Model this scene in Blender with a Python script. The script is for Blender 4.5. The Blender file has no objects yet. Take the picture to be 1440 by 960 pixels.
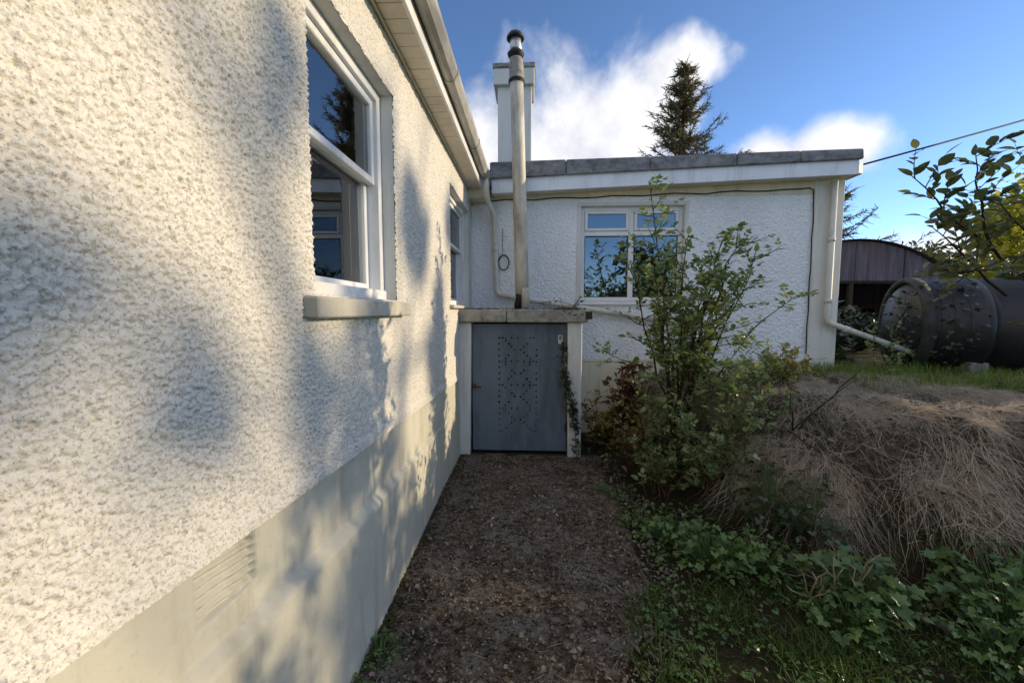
import bpy, bmesh, math, random
import numpy as np
from mathutils import Vector, Matrix

R = math.radians
random.seed(7)
RNG = np.random.default_rng(11)
sc = bpy.context.scene
COL = sc.collection

# ------------------------------------------------------------------ camera
F_PX = 560.0
cam = bpy.data.cameras.new('camera')
cam.sensor_fit = 'HORIZONTAL'; cam.sensor_width = 36.0
cam.lens = F_PX / 1440.0 * 36.0
cam.clip_start = 0.02; cam.clip_end = 3000
camo = bpy.data.objects.new('camera', cam); COL.objects.link(camo)
camo.location = (0, 0, 1.5)
camo.rotation_euler = (R(90 - 4.284), 0, R(2.862))
sc.camera = camo

# ------------------------------------------------------------------ world, sun, exposure
SUN_EL, SUN_AZ = 14.0, 10.0            # azimuth measured from +X towards +Y
SUN = Vector((math.cos(R(SUN_EL)) * math.cos(R(SUN_AZ)), math.cos(R(SUN_EL)) * math.sin(R(SUN_AZ)), math.sin(R(SUN_EL))))
world = bpy.data.worlds.new('World'); sc.world = world; world.use_nodes = True


def build_world():
    nt = world.node_tree; N = nt.nodes; L = nt.links
    for n in list(N): N.remove(n)
    out = N.new('ShaderNodeOutputWorld'); bg = N.new('ShaderNodeBackground')
    sky = N.new('ShaderNodeTexSky'); sky.sky_type = 'NISHITA'; sky.sun_disc = False
    sky.sun_elevation = R(SUN_EL); sky.sun_rotation = R(90 - SUN_AZ)
    sky.air_density = 0.6; sky.dust_density = 0.1; sky.ozone_density = 3.0
    bg.inputs['Strength'].default_value = 0.115
    tc = N.new('ShaderNodeTexCoord')
    nz = N.new('ShaderNodeTexNoise'); nz.inputs['Scale'].default_value = 5.5; nz.inputs['Detail'].default_value = 9
    nz.inputs['Roughness'].default_value = 0.55; nz.inputs['Distortion'].default_value = 0.25
    L.new(tc.outputs['Generated'], nz.inputs['Vector'])

    def M(op, a, b=None, c=None):
        n = N.new('ShaderNodeMath'); n.operation = op
        for i, v in enumerate((a, b, c)):
            if v is None: continue
            if isinstance(v, (int, float)): n.inputs[i].default_value = v
            else: L.new(v, n.inputs[i])
        return n.outputs[0]

    def dot(v):
        n = N.new('ShaderNodeVectorMath'); n.operation = 'DOT_PRODUCT'
        L.new(tc.outputs['Generated'], n.inputs[0]); n.inputs[1].default_value = v
        return n.outputs['Value']
    # clouds: (azimuth clockwise from +Y, elevation, half width, half height) in degrees, all round the sky; those out of view added denser to raise the fill light
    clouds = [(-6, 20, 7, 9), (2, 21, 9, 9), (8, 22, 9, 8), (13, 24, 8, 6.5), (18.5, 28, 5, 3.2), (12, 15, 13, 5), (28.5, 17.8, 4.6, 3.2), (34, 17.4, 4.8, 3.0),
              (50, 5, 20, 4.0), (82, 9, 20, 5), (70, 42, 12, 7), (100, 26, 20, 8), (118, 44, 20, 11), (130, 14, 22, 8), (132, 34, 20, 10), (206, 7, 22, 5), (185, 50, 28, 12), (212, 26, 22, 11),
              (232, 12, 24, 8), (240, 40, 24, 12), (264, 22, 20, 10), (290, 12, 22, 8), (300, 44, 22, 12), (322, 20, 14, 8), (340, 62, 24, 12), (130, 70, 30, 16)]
    best = None
    for az, el, hw, hh in clouds:
        a, e = R(az), R(el)
        c = Vector((math.sin(a) * math.cos(e), math.cos(a) * math.cos(e), math.sin(e)))
        t = Vector((math.cos(a), -math.sin(a), 0)); u = t.cross(c)
        if u.z < 0: u = -u
        x = M('DIVIDE', dot(t), math.sin(R(hw))); y = M('DIVIDE', dot(u), math.sin(R(hh)))
        d = M('SQRT', M('ADD', M('MULTIPLY', x, x), M('MULTIPLY', y, y)))
        front = M('LESS_THAN', dot(c), 0.2)
        m = M('SUBTRACT', M('SUBTRACT', 1.0, d), M('MULTIPLY', front, 50.0))
        best = m if best is None else M('MAXIMUM', best, m)
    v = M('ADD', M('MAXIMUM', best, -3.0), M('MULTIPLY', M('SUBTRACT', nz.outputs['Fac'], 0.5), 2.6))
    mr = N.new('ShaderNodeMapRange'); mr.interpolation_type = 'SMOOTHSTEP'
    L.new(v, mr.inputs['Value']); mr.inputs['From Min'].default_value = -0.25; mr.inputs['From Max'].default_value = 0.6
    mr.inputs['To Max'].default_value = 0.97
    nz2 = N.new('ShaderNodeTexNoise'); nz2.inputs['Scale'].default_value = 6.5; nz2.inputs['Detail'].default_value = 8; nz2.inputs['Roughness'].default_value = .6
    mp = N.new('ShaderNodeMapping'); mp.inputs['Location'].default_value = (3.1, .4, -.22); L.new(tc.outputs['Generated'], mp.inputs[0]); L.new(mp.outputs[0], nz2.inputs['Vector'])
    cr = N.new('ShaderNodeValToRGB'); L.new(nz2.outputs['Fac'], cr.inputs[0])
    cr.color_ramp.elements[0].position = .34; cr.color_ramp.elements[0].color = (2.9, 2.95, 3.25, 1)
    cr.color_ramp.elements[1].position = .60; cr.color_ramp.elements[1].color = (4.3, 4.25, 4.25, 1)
    mix = N.new('ShaderNodeMix'); mix.data_type = 'RGBA'
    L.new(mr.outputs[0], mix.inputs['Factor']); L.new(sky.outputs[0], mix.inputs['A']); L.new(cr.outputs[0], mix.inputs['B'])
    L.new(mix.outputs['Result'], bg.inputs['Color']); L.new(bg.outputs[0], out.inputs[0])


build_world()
sl = bpy.data.lights.new('sun', 'SUN'); sl.energy = 2.0; sl.angle = R(0.55); sl.color = (1.0, .79, .50)
slo = bpy.data.objects.new('sun', sl); COL.objects.link(slo)
slo.rotation_euler = SUN.to_track_quat('Z', 'Y').to_euler(); slo.location = (20, 4, 12)
sc.view_settings.view_transform = 'Standard'; sc.view_settings.look = 'None'
sc.view_settings.gamma = 1.0; sc.view_settings.exposure = 1.27; sc.view_settings.use_curve_mapping = False
sc.cycles.use_denoising = True
sc.cycles.max_bounces = 7; sc.cycles.diffuse_bounces = 4; sc.cycles.glossy_bounces = 4; sc.cycles.transparent_max_bounces = 16
sc.cycles.sample_clamp_indirect = 6.0

# ------------------------------------------------------------------ materials
MATS = {}


class NT:
    """tiny helper round a material node tree"""
    def __init__(s, name, rough=.8, spec=.3):
        s.m = bpy.data.materials.new(name); s.m.use_nodes = True
        s.N = s.m.node_tree.nodes; s.L = s.m.node_tree.links
        s.b = s.N['Principled BSDF']; s.b.inputs['Roughness'].default_value = rough
        s.b.inputs['Specular IOR Level'].default_value = spec
        s.tc = s.N.new('ShaderNodeTexCoord'); s.out = s.N['Material Output']
        s.pos = s.N.new('ShaderNodeNewGeometry')
        MATS[name] = s.m

    def noise(s, scale, detail=4, rough=.55, stretch=None, loc=(0, 0, 0), dist=0):
        n = s.N.new('ShaderNodeTexNoise'); n.inputs['Scale'].default_value = scale; n.inputs['Detail'].default_value = detail
        n.inputs['Roughness'].default_value = rough; n.inputs['Distortion'].default_value = dist
        mp = s.N.new('ShaderNodeMapping'); s.L.new(s.pos.outputs['Position'], mp.inputs[0])
        mp.inputs['Location'].default_value = loc
        if stretch: mp.inputs['Scale'].default_value = stretch
        s.L.new(mp.outputs[0], n.inputs['Vector'])
        return n.outputs['Fac']

    def vor(s, scale, feature='F1', loc=(0, 0, 0)):
        n = s.N.new('ShaderNodeTexVoronoi'); n.feature = feature; n.inputs['Scale'].default_value = scale
        mp = s.N.new('ShaderNodeMapping'); s.L.new(s.pos.outputs['Position'], mp.inputs[0]); mp.inputs['Location'].default_value = loc
        s.L.new(mp.outputs[0], n.inputs['Vector'])
        return n

    def ramp(s, fac, stops):
        n = s.N.new('ShaderNodeValToRGB'); s.L.new(fac, n.inputs[0]); e = n.color_ramp.elements
        while len(e) < len(stops): e.new(.5)
        for i, (p, c) in enumerate(stops):
            e[i].position = p
            e[i].color = (c, c, c, 1) if isinstance(c, (int, float)) else (*c, 1)
        return n.outputs[0]

    def mix(s, f, a, b, mode='MIX'):
        n = s.N.new('ShaderNodeMix'); n.data_type = 'RGBA'; n.blend_type = mode
        for sock, v in (('Factor', f), ('A', a), ('B', b)):
            i = n.inputs[sock]
            if isinstance(v, (int, float)):
                if sock == 'Factor': i.default_value = v
                else: i.default_value = (v, v, v, 1)
            elif isinstance(v, tuple): i.default_value = (*v, 1)
            else: s.L.new(v, i)
        return n.outputs['Result']

    def math(s, op, a, b):
        n = s.N.new('ShaderNodeMath'); n.operation = op
        for i, v in enumerate((a, b)):
            if isinstance(v, (int, float)): n.inputs[i].default_value = v
            else: s.L.new(v, n.inputs[i])
        return n.outputs[0]

    def color(s, c):
        if isinstance(c, tuple): s.b.inputs['Base Color'].default_value = (*c, 1)
        else: s.L.new(c, s.b.inputs['Base Color'])

    def bump(s, h, dist=.003, strength=1.0):
        n = s.N.new('ShaderNodeBump'); n.inputs['Distance'].default_value = dist; n.inputs['Strength'].default_value = strength
        s.L.new(h, n.inputs['Height']); s.L.new(n.outputs[0], s.b.inputs['Normal'])


def mat_roughcast(name, k, tint, grit=.19):
    t = NT(name, .92, .15)
    stain = t.noise(1.6, 5, .6, (1, 1, .35))
    speck = t.noise(150, 5, .68)
    def c3(v): return tuple(v * k * q for q in tint)
    c = t.ramp(stain, [(.25, c3(.60)), (.5, c3(.70)), (.8, c3(.75))])
    c = t.mix(t.ramp(speck, [(.515, 0.0), (.65, .8)]), c, c3(grit))
    t.color(c); t.bump(t.noise(240, 3), .002)


def mat_smooth(name, lo, hi, grime, gscale=2.2, rough=.85):
    t = NT(name, rough, .2)
    c = t.ramp(t.noise(gscale, 5, .6, (1, 1, .5)), [(.3, lo), (.7, hi)])
    drip = t.noise(9, 5, .65, (1, 1, .14), (2, 1, 0))
    c = t.mix(t.ramp(drip, [(.52, 0.0), (.75, .6)]), c, grime)
    fine = t.noise(60, 4, .7)
    c = t.mix(t.ramp(fine, [(.58, 0.0), (.75, .4)]), c, grime)
    t.color(c); t.bump(t.noise(45, 6, .7), .0025)


def mat_plain(name, col, rough=.6, spec=.3, var=.25, scale=14, bump=.0008, metal=0):
    t = NT(name, rough, spec)
    d = tuple(x * (1 - var) for x in col)
    t.color(t.ramp(t.noise(scale, 5, .65), [(.35, d), (.65, col)])); t.b.inputs['Metallic'].default_value = metal
    if bump: t.bump(t.noise(scale * 4, 4), bump)


def mat_grimy(name, col, grime, amount=.6, scale=7, stretch=(1, 1, .3), rough=.55, lo=.48, hi=.72, bump=.001):
    t = NT(name, rough, .35)
    g = t.noise(scale, 6, .68, stretch)
    c = t.ramp(t.noise(3, 3), [(.3, tuple(x * .9 for x in col)), (.7, col)])
    c = t.mix(t.ramp(g, [(lo, 0.0), (hi, amount)]), c, grime)
    t.color(c); t.bump(t.noise(50, 4), bump)


def mat_leaf(name, cols, rough=.5, trans=.35, veins=False):
    t = NT(name, rough, .5)
    oi = t.N.new('ShaderNodeObjectInfo')
    f = t.math('FRACT', t.math('ADD', oi.outputs['Random'], t.pos.outputs['Random Per Island']), 0)
    f2 = t.noise(5, 3, .6)
    f = t.math('ADD', t.math('MULTIPLY', f, .62), t.math('MULTIPLY', f2, .38))
    n = len(cols)
    c = t.ramp(f, [(i / max(1, n - 1) * .8 + .1, cc) for i, cc in enumerate(cols)])
    t.color(c)
    tr = t.N.new('ShaderNodeBsdfTranslucent'); t.L.new(c, tr.inputs['Color'])
    mx = t.N.new('ShaderNodeMixShader'); mx.inputs[0].default_value = trans
    t.L.new(t.b.outputs[0], mx.inputs[1]); t.L.new(tr.outputs[0], mx.inputs[2]); t.L.new(mx.outputs[0], t.out.inputs['Surface'])


def mat_glass():
    t = NT('window_glass', 0.0)
    N, L = t.N, t.L
    fr = N.new('ShaderNodeFresnel'); fr.inputs['IOR'].default_value = 2.5
    gl = N.new('ShaderNodeBsdfGlossy'); gl.inputs['Roughness'].default_value = 0.0; gl.inputs['Color'].default_value = (.95, .97, 1, 1)
    bp = N.new('ShaderNodeBump'); bp.inputs['Distance'].default_value = .002; bp.inputs['Strength'].default_value = .25
    L.new(t.noise(2.2, 1), bp.inputs['Height']); L.new(bp.outputs[0], gl.inputs['Normal'])
    tr = N.new('ShaderNodeBsdfTransparent'); tr.inputs['Color'].default_value = (.8, .85, .85, 1)
    mx = N.new('ShaderNodeMixShader'); L.new(fr.outputs[0], mx.inputs[0]); L.new(tr.outputs[0], mx.inputs[1]); L.new(gl.outputs[0], mx.inputs[2])
    L.new(mx.outputs[0], t.out.inputs['Surface'])


def mat_path():
    t = NT('path_moss', .95, .1)
    big = t.noise(2.6, 6, .65)
    mid = t.noise(17, 6, .72, None, (3, 1, 0))
    fine = t.noise(120, 5, .7)
    c = t.ramp(mid, [(.30, (.03, .022, .017)), (.42, (.12, .088, .066)), (.54, (.25, .195, .15)), (.72, (.42, .36, .31))])
    moss = t.ramp(t.noise(5, 5, .6, None, (7, 2, 0)), [(.54, 0.0), (.70, .6)])
    c = t.mix(moss, c, (.115, .086, .028))
    grey = t.ramp(big, [(.47, 0.0), (.60, .9)])
    c = t.mix(grey, c, t.ramp(fine, [(.35, (.11, .095, .085)), (.7, (.50, .46, .42))]))
    clot = t.noise(34, 9, .80, None, (4, 4, 0))
    c = t.mix(t.ramp(clot, [(.40, .97), (.53, 0.0)]), c, (.014, .010, .008))
    c = t.mix(t.ramp(t.noise(4.3, 7, .7, None, (9, 3, 0)), [(.48, 0.0), (.62, .75)]), c, (.030, .021, .015))
    c = t.mix(t.ramp(t.noise(75, 2, .5, None, (1, 5, 0)), [(.66, 0.0), (.72, .9)]), c, (.45, .43, .40))
    t.color(c)
    t.bump(t.math('ADD', fine, t.math('MULTIPLY', clot, 1.5)), .016)


def mat_soil():
    t = NT('soil', .95, .1)
    a = t.noise(6, 6, .65); b = t.noise(60, 5, .7)
    c = t.ramp(b, [(.3, (.012, .009, .006)), (.55, (.04, .03, .018)), (.8, (.09, .07, .045))])
    c = t.mix(t.ramp(a, [(.45, 0.0), (.62, .75)]), c, (.028, .042, .012))
    sp = t.N.new('ShaderNodeSeparateXYZ'); t.L.new(t.pos.outputs['Position'], sp.inputs[0])
    lawn = t.mix(t.noise(9, 5, .7), (.075, .12, .03), (.15, .17, .055))  # lawn mostly out of view, added to bounce light into the shade
    inside = t.math('MULTIPLY', t.math('GREATER_THAN', sp.outputs[1], .9), t.math('LESS_THAN', sp.outputs[0], 14.0))
    thatch = t.ramp(t.noise(38, 6, .75, (1, 1, .5)), [(.36, (.016, .013, .009)), (.54, (.09, .07, .048)), (.74, (.24, .195, .14))])
    up_ = t.N.new('ShaderNodeMapRange'); t.L.new(sp.outputs[2], up_.inputs[0]); up_.inputs[1].default_value = .22; up_.inputs[2].default_value = .5
    c = t.mix(t.math('MULTIPLY', up_.outputs[0], t.math('LESS_THAN', sp.outputs[1], 5.0)), c, thatch)
    c = t.mix(inside, lawn, c)
    t.color(c); t.bump(b, .02)


def mat_shed():
    t = NT('shed_tin', .6, .3)
    s = t.noise(5, 6, .7, (1, 1, .12)); b = t.noise(1.3, 4)
    c = t.ramp(s, [(.3, (.055, .045, .055)), (.55, (.13, .105, .125)), (.75, (.22, .19, .21))])
    c = t.mix(t.ramp(b, [(.5, 0.0), (.7, .5)]), c, (.12, .055, .035))
    t.color(c)


mat_roughcast('roughcast', .88, (1, .97, .905), .23); mat_roughcast('roughcast_white', 1.24, (.95, .98, 1.02), .36); mat_glass(); mat_path(); mat_soil(); mat_shed()
mat_smooth('plinth_paint', (.40, .39, .335), (.51, .50, .425), (.25, .245, .20))
mat_smooth('cream_render', (.62, .58, .46), (.76, .71, .57), (.38, .35, .27))
mat_smooth('pilaster_paint', (.64, .63, .58), (.77, .76, .70), (.42, .40, .34))
mat_smooth('sill_paint', (.40, .39, .34), (.52, .50, .44), (.26, .25, .21))
mat_smooth('white_render', (.60, .60, .58), (.72, .72, .70), (.40, .40, .37))
mat_smooth('chimney_render', (.56, .56, .54), (.68, .67, .64), (.36, .36, .34), 1.2)
mat_grimy('white_upvc', (.78, .79, .80), (.45, .43, .38), .35, rough=.35)
mat_grimy('white_timber', (.74, .75, .77), (.35, .33, .29), .5, rough=.5)
mat_grimy('soffit_plastic', (.66, .62, .54), (.36, .32, .25), .4, 5, (1, 1, 1))
mat_grimy('gutter_plastic', (.50, .49, .45), (.17, .165, .15), .85, 6, (1, .25, 1), lo=.36, hi=.62)
mat_grimy('pipe_plastic', (.68, .66, .58), (.30, .28, .22), .6, 6, (1, 1, .4))
mat_grimy('flue_paint', (.60, .57, .48), (.20, .17, .12), .8, 8, (1, 1, .25), lo=.44, hi=.7)
mat_grimy('felt_edge', (.25, .26, .28), (.085, .09, .10), .85, 9, (.7, 1, 1), rough=.8, lo=.4, hi=.62, bump=.004)
mat_grimy('fascia_paint', (.76, .81, .90), (.30, .30, .30), .5, 9, (1, 1, .12), rough=.6, lo=.46, hi=.75)
mat_grimy('concrete', (.36, .35, .32), (.10, .095, .08), .8, 9, (1, 1, 1), rough=.9, lo=.42, hi=.66, bump=.004)
mat_grimy('door_paint', (.135, .170, .220), (.060, .068, .075), .85, 5, (1, 1, .3), rough=.6, lo=.44, hi=.74)
mat_plain('dark_metal', (.035, .035, .037), .6, .3)
mat_plain('galvanised', (.55, .56, .57), .4, .5, .3, 20, .001, .6)
mat_plain('rust', (.16, .065, .03), .85, .2, .5, 30)
mat_plain('black_rubber', (.012, .012, .012), .6, .3)
mat_plain('mastic', (.025, .023, .022), .8, .2, .4, 30)
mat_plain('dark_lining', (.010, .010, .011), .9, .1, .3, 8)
mat_plain('room_paint', (.16, .15, .14), .9, .1, .1)
mat_plain('curtain', (.42, .40, .37), .9, .1, .2)
mat_plain('roof_slate', (.05, .052, .056), .8, .2)
mat_plain('tank_plastic', (.026, .028, .034), .42, .45, .35, 7, .001)
mat_plain('tank_rim', (.055, .057, .056), .7, .3, .5, 9, .002)
mat_plain('bark', (.075, .055, .038), .9, .1, .5, 25, .004)
mat_plain('twig_bark', (.060, .040, .028), .85, .15, .5, 40, .001)
mat_plain('bramble_bark', (.17, .095, .055), .7, .3, .5, 40, .001)
mat_plain('pale_stalk', (.36, .31, .22), .85, .15, .4, 30, .001)
mat_plain('tag_white', (.72, .72, .70), .5, .3, .3, 40)
mat_plain('stone_chip', (.30, .28, .25), .9, .1, .6, 30)
mat_leaf('leaf_shrub', [(.11, .175, .055), (.19, .265, .085), (.29, .35, .13), (.44, .46, .21)], .32, .4)
mat_leaf('leaf_bramble', [(.06, .11, .038), (.115, .19, .06), (.19, .275, .10), (.31, .36, .16), (.22, .14, .06)], .28, .42)
mat_leaf('leaf_weed', [(.052, .11, .038), (.095, .175, .052), (.145, .235, .07), (.21, .285, .095)], .28, .38)
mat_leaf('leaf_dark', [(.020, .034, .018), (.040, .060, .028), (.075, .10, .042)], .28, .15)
mat_leaf('leaf_branch', [(.06, .085, .035), (.10, .125, .05), (.16, .185, .07), (.25, .24, .08)], .42, .4)
mat_leaf('leaf_yellow', [(.22, .25, .03), (.33, .34, .035), (.46, .42, .05), (.16, .20, .03)], .5, .55)
mat_leaf('leaf_red', [(.055, .018, .010), (.10, .035, .016), (.15, .06, .022), (.20, .11, .03)])
mat_leaf('leaf_gold', [(.12, .11, .022), (.22, .18, .035), (.32, .24, .05), (.07, .09, .02)])
mat_leaf('leaf_tree', [(.035, .05, .014), (.06, .075, .02), (.09, .10, .025)], .6, .3)
mat_leaf('grass_green', [(.05, .105, .020), (.085, .155, .028), (.14, .20, .04)], .5, .35)
mat_leaf('grass_lit', [(.075, .15, .02), (.12, .21, .03), (.20, .27, .045), (.36, .33, .09)], .5, .45)  # sunlight put into the colour: a brighter, yellower copy of the green grass
mat_leaf('grass_dry', [(.16, .13, .095), (.38, .32, .24), (.56, .49, .39), (.72, .66, .56), (.52, .37, .30), (.32, .29, .24)], .75, .35)
mat_leaf('needle', [(.05, .055, .022), (.10, .09, .036), (.17, .13, .06)], .6, .3)
mat_leaf('litter', [(.06, .042, .026), (.14, .105, .075), (.26, .225, .18), (.045, .036, .028), (.42, .40, .37)], .9, .1)
mat_leaf('moss', [(.035, .035, .010), (.06, .055, .014), (.045, .03, .012)], .95, .1)

# ------------------------------------------------------------------ object helpers
ORG = {}


def put(o, parent=None):
    COL.objects.link(o)
    if parent is not None: o.parent = parent
    return o


def tag(o, label=None, cat=None, group=None, kind=None):
    if label: o['label'] = label
    if cat: o['category'] = cat
    if group: o['group'] = group
    if kind: o['kind'] = kind
    return o


def thing(name, label, cat, loc, group=None):
    o = bpy.data.objects.new(name, None); o.empty_display_size = .1
    o.location = loc; put(o); ORG[o] = Vector(loc)
    return tag(o, label, cat, group)


def org(o): return ORG.get(o, Vector((0, 0, 0)))


def fast_mesh(name, V, Fc, smooth=False):
    """V (n,3) array, Fc list/array of equal-length faces"""
    me = bpy.data.meshes.new(name)
    V = np.asarray(V, np.float32); Fc = np.asarray(Fc, np.int32); k = Fc.shape[1]
    me.vertices.add(len(V)); me.vertices.foreach_set('co', V.ravel())
    me.loops.add(Fc.size); me.loops.foreach_set('vertex_index', Fc.ravel())
    me.polygons.add(len(Fc)); me.polygons.foreach_set('loop_start', np.arange(0, Fc.size, k, dtype=np.int32))
    me.update(calc_edges=True)
    if smooth: me.polygons.foreach_set('use_smooth', np.ones(len(Fc), bool))
    return me


class MB:
    """collects shapes (world coordinates) into one mesh"""
    def __init__(s): s.bm = bmesh.new()

    def box(s, x0, x1, y0, y1, z0, z1, bev=.004):
        r = bmesh.ops.create_cube(s.bm, size=1)
        vs = r['verts']
        for v in vs:
            v.co = Vector((x0 + (v.co.x + .5) * (x1 - x0), y0 + (v.co.y + .5) * (y1 - y0), z0 + (v.co.z + .5) * (z1 - z0)))
        if bev:
            es = list({e for v in vs for e in v.link_edges})
            bmesh.ops.bevel(s.bm, geom=es, offset=bev, segments=1, affect='EDGES')
        return s

    def hexa(s, pts, bev=0):
        """8 points: bottom 4 (ccw) then top 4"""
        v = [s.bm.verts.new(p) for p in pts]
        fs = [s.bm.faces.new([v[i] for i in q]) for q in ((3, 2, 1, 0), (4, 5, 6, 7), (0, 1, 5, 4), (1, 2, 6, 5), (2, 3, 7, 6), (3, 0, 4, 7))]
        if bev: bmesh.ops.bevel(s.bm, geom=list({e for f in fs for e in f.edges}), offset=bev, segments=1, affect='EDGES')
        return s

    def tube(s, pts, rad, n=10, cap=True):
        pts = [Vector(p) for p in pts]
        if not isinstance(rad, (list, tuple)): rad = [rad] * len(pts)
        rings = []; ref = None
        for i, p in enumerate(pts):
            d = (pts[min(i + 1, len(pts) - 1)] - pts[max(i - 1, 0)]).normalized()
            if ref is None:
                ref = Vector((0, 0, 1)) if abs(d.z) < .9 else Vector((1, 0, 0))
            a = (ref - d * ref.dot(d)).normalized(); ref = a; b = d.cross(a)
            rings.append([s.bm.verts.new(p + (a * math.cos(k * 2 * math.pi / n) + b * math.sin(k * 2 * math.pi / n)) * rad[i]) for k in range(n)])
        for A, B in zip(rings[:-1], rings[1:]):
            for k in range(n):
                f = s.bm.faces.new((A[k], A[(k + 1) % n], B[(k + 1) % n], B[k])); f.smooth = True
        if cap:
            s.bm.faces.new(rings[0][::-1]); s.bm.faces.new(rings[-1])
        return s

    def lathe(s, c, prof, n=20, lean=(0, 0)):
        """prof = [(r, z)], round the vertical through c"""
        rings = []
        for r, z in prof:
            cx = c[0] + lean[0] * z; cy = c[1] + lean[1] * z
            rings.append([s.bm.verts.new((cx + r * math.cos(2 * math.pi * k / n), cy + r * math.sin(2 * math.pi * k / n), c[2] + z)) for k in range(n)])
        for A, B in zip(rings[:-1], rings[1:]):
            for k in range(n):
                f = s.bm.faces.new((A[k], A[(k + 1) % n], B[(k + 1) % n], B[k])); f.smooth = True
        s.bm.faces.new(rings[0][::-1]); s.bm.faces.new(rings[-1])
        return s

    def poly(s, pts):
        s.bm.faces.new([s.bm.verts.new(p) for p in pts]); return s

    def extrude_profile(s, prof, y0, y1):
        """closed (x,z) outline extruded along y"""
        A = [s.bm.verts.new((x, y0, z)) for x, z in prof]; B = [s.bm.verts.new((x, y1, z)) for x, z in prof]
        n = len(prof)
        for k in range(n): s.bm.faces.new((A[k], A[(k + 1) % n], B[(k + 1) % n], B[k]))
        s.bm.faces.new(A[::-1]); s.bm.faces.new(B)
        return s

    def build(s, name, mat, parent=None, sub=None):
        bmesh.ops.recalc_face_normals(s.bm, faces=s.bm.faces)
        me = bpy.data.meshes.new(name)
        o = org(parent) if parent is not None else Vector((0, 0, 0))
        bmesh.ops.translate(s.bm, verts=s.bm.verts, vec=-o)
        s.bm.to_mesh(me); s.bm.free()
        me.materials.append(MATS[mat])
        ob = put(bpy.data.objects.new(name, me), parent); ORG[ob] = o
        return ob


def mesh_obj(name, me, mat, parent=None):
    me.materials.append(MATS[mat]) if not me.materials else None
    ob = put(bpy.data.objects.new(name, me), parent)
    ORG[ob] = org(parent) if parent is not None else Vector((0, 0, 0))
    return ob


# ------------------------------------------------------------------ numpy noise
def hash2(i, j, seed):
    n = (i.astype(np.int64) * 374761393 + j.astype(np.int64) * 668265263 + seed * 974634777) & 0x7fffffff
    n = ((n ^ (n >> 13)) * 1274126177) & 0x7fffffff
    n = n ^ (n >> 16)
    return (n & 0xffffff) / float(0x1000000)


def vnoise(u, v, seed=0):
    i = np.floor(u); j = np.floor(v); f = u - i; g = v - j
    f = f * f * (3 - 2 * f); g = g * g * (3 - 2 * g)
    a = hash2(i, j, seed); b = hash2(i + 1, j, seed); c = hash2(i, j + 1, seed); d = hash2(i + 1, j + 1, seed)
    return (a * (1 - f) + b * f) * (1 - g) + (c * (1 - f) + d * f) * g


def fbm(u, v, seed=0, o=4):
    s = 0; a = .5
    for k in range(o):
        s = s + a * vnoise(u * 2 ** k, v * 2 ** k, seed + k); a *= .5
    return s


def blobs(u, v, cell, seed):
    x = u / cell; y = v / cell; i0 = np.floor(x); j0 = np.floor(y); best = np.zeros_like(x)
    for di in (-1, 0, 1):
        for dj in (-1, 0, 1):
            i = i0 + di; j = j0 + dj
            cx = i + .1 + .8 * hash2(i, j, seed); cy = j + .1 + .8 * hash2(i, j, seed + 1)
            r = .40 + .38 * hash2(i, j, seed + 2); h = .35 + .65 * hash2(i, j, seed + 3)
            d2 = ((x - cx) ** 2 + (y - cy) ** 2) / (r * r)
            best = np.maximum(best, h * np.maximum(0, 1 - d2) ** .42)
    return best


def roughcast_height(u, v, seed, cell=.0105):
    q = .8 / cell
    wu = u + .45 * cell * (fbm(u * q, v * q, seed + 31, 2) - .5) * 2; wv = v + .45 * cell * (fbm(u * q, v * q, seed + 47, 2) - .5) * 2
    h = np.maximum(blobs(wu, wv, cell, seed), .8 * blobs(wu, wv, cell * 1.55, seed + 9))
    return h + .35 * (fbm(u * 22, v * 22, seed + 77, 3) - .5)


def grid_sheet(name, us, vs, fn, holes, mat, parent, smooth=True):
    """grid of (u,v) -> fn(U,V) (n,3), with rectangular holes (u0,u1,v0,v1) cut out"""
    us = np.array(sorted(set(np.round(us, 5)))); vs = np.array(sorted(set(np.round(vs, 5))))
    U, V = np.meshgrid(us, vs, indexing='ij')
    P = fn(U.ravel(), V.ravel()) - np.array(org(parent) if parent is not None else (0, 0, 0))
    nv = len(vs); i, j = np.meshgrid(np.arange(len(us) - 1), np.arange(nv - 1), indexing='ij')
    cu = (us[i] + us[i + 1]) / 2; cv = (vs[j] + vs[j + 1]) / 2; keep = np.ones(i.shape, bool)
    for h in holes: keep &= ~((cu > h[0]) & (cu < h[1]) & (cv > h[2]) & (cv < h[3]))
    i = i[keep]; j = j[keep]; a = i * nv + j
    Fc = np.stack([a, a + nv, a + nv + 1, a + 1], 1)
    used = np.unique(Fc); rm = np.zeros(len(P), np.int64); rm[used] = np.arange(len(used))
    return mesh_obj(name, fast_mesh(name, P[used], rm[Fc], smooth), mat, parent)


def graded(a, b, f):
    out = [a]
    while out[-1] < b: out.append(out[-1] + f(out[-1]))
    out[-1] = b
    return out


# ------------------------------------------------------------------ terrain
FOOT = np.array([(0.80, 6.0), (0.80, 4.9), (0.92, 4.1), (1.10, 3.4), (1.35, 2.95), (1.75, 2.5), (2.5, 2.1), (3.4, 1.9), (5.5, 1.5), (10, .5), (400, -78)])


def bank_d(x, y):
    x = np.asarray(x, float); y = np.asarray(y, float)
    best = np.full(x.shape, 1e9); sg = np.ones(x.shape)
    for a, b in zip(FOOT[:-1], FOOT[1:]):
        e = b - a
        t = np.clip(((x - a[0]) * e[0] + (y - a[1]) * e[1]) / (e @ e), 0, 1)
        dx = x - a[0] - t * e[0]; dy = y - a[1] - t * e[1]; d = np.hypot(dx, dy)
        s = np.where(e[0] * dy - e[1] * dx > 0, 1, -1); m = d < best - 1e-9
        best = np.where(m, d, best); sg = np.where(m, s, sg)
    return best * sg


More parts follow.
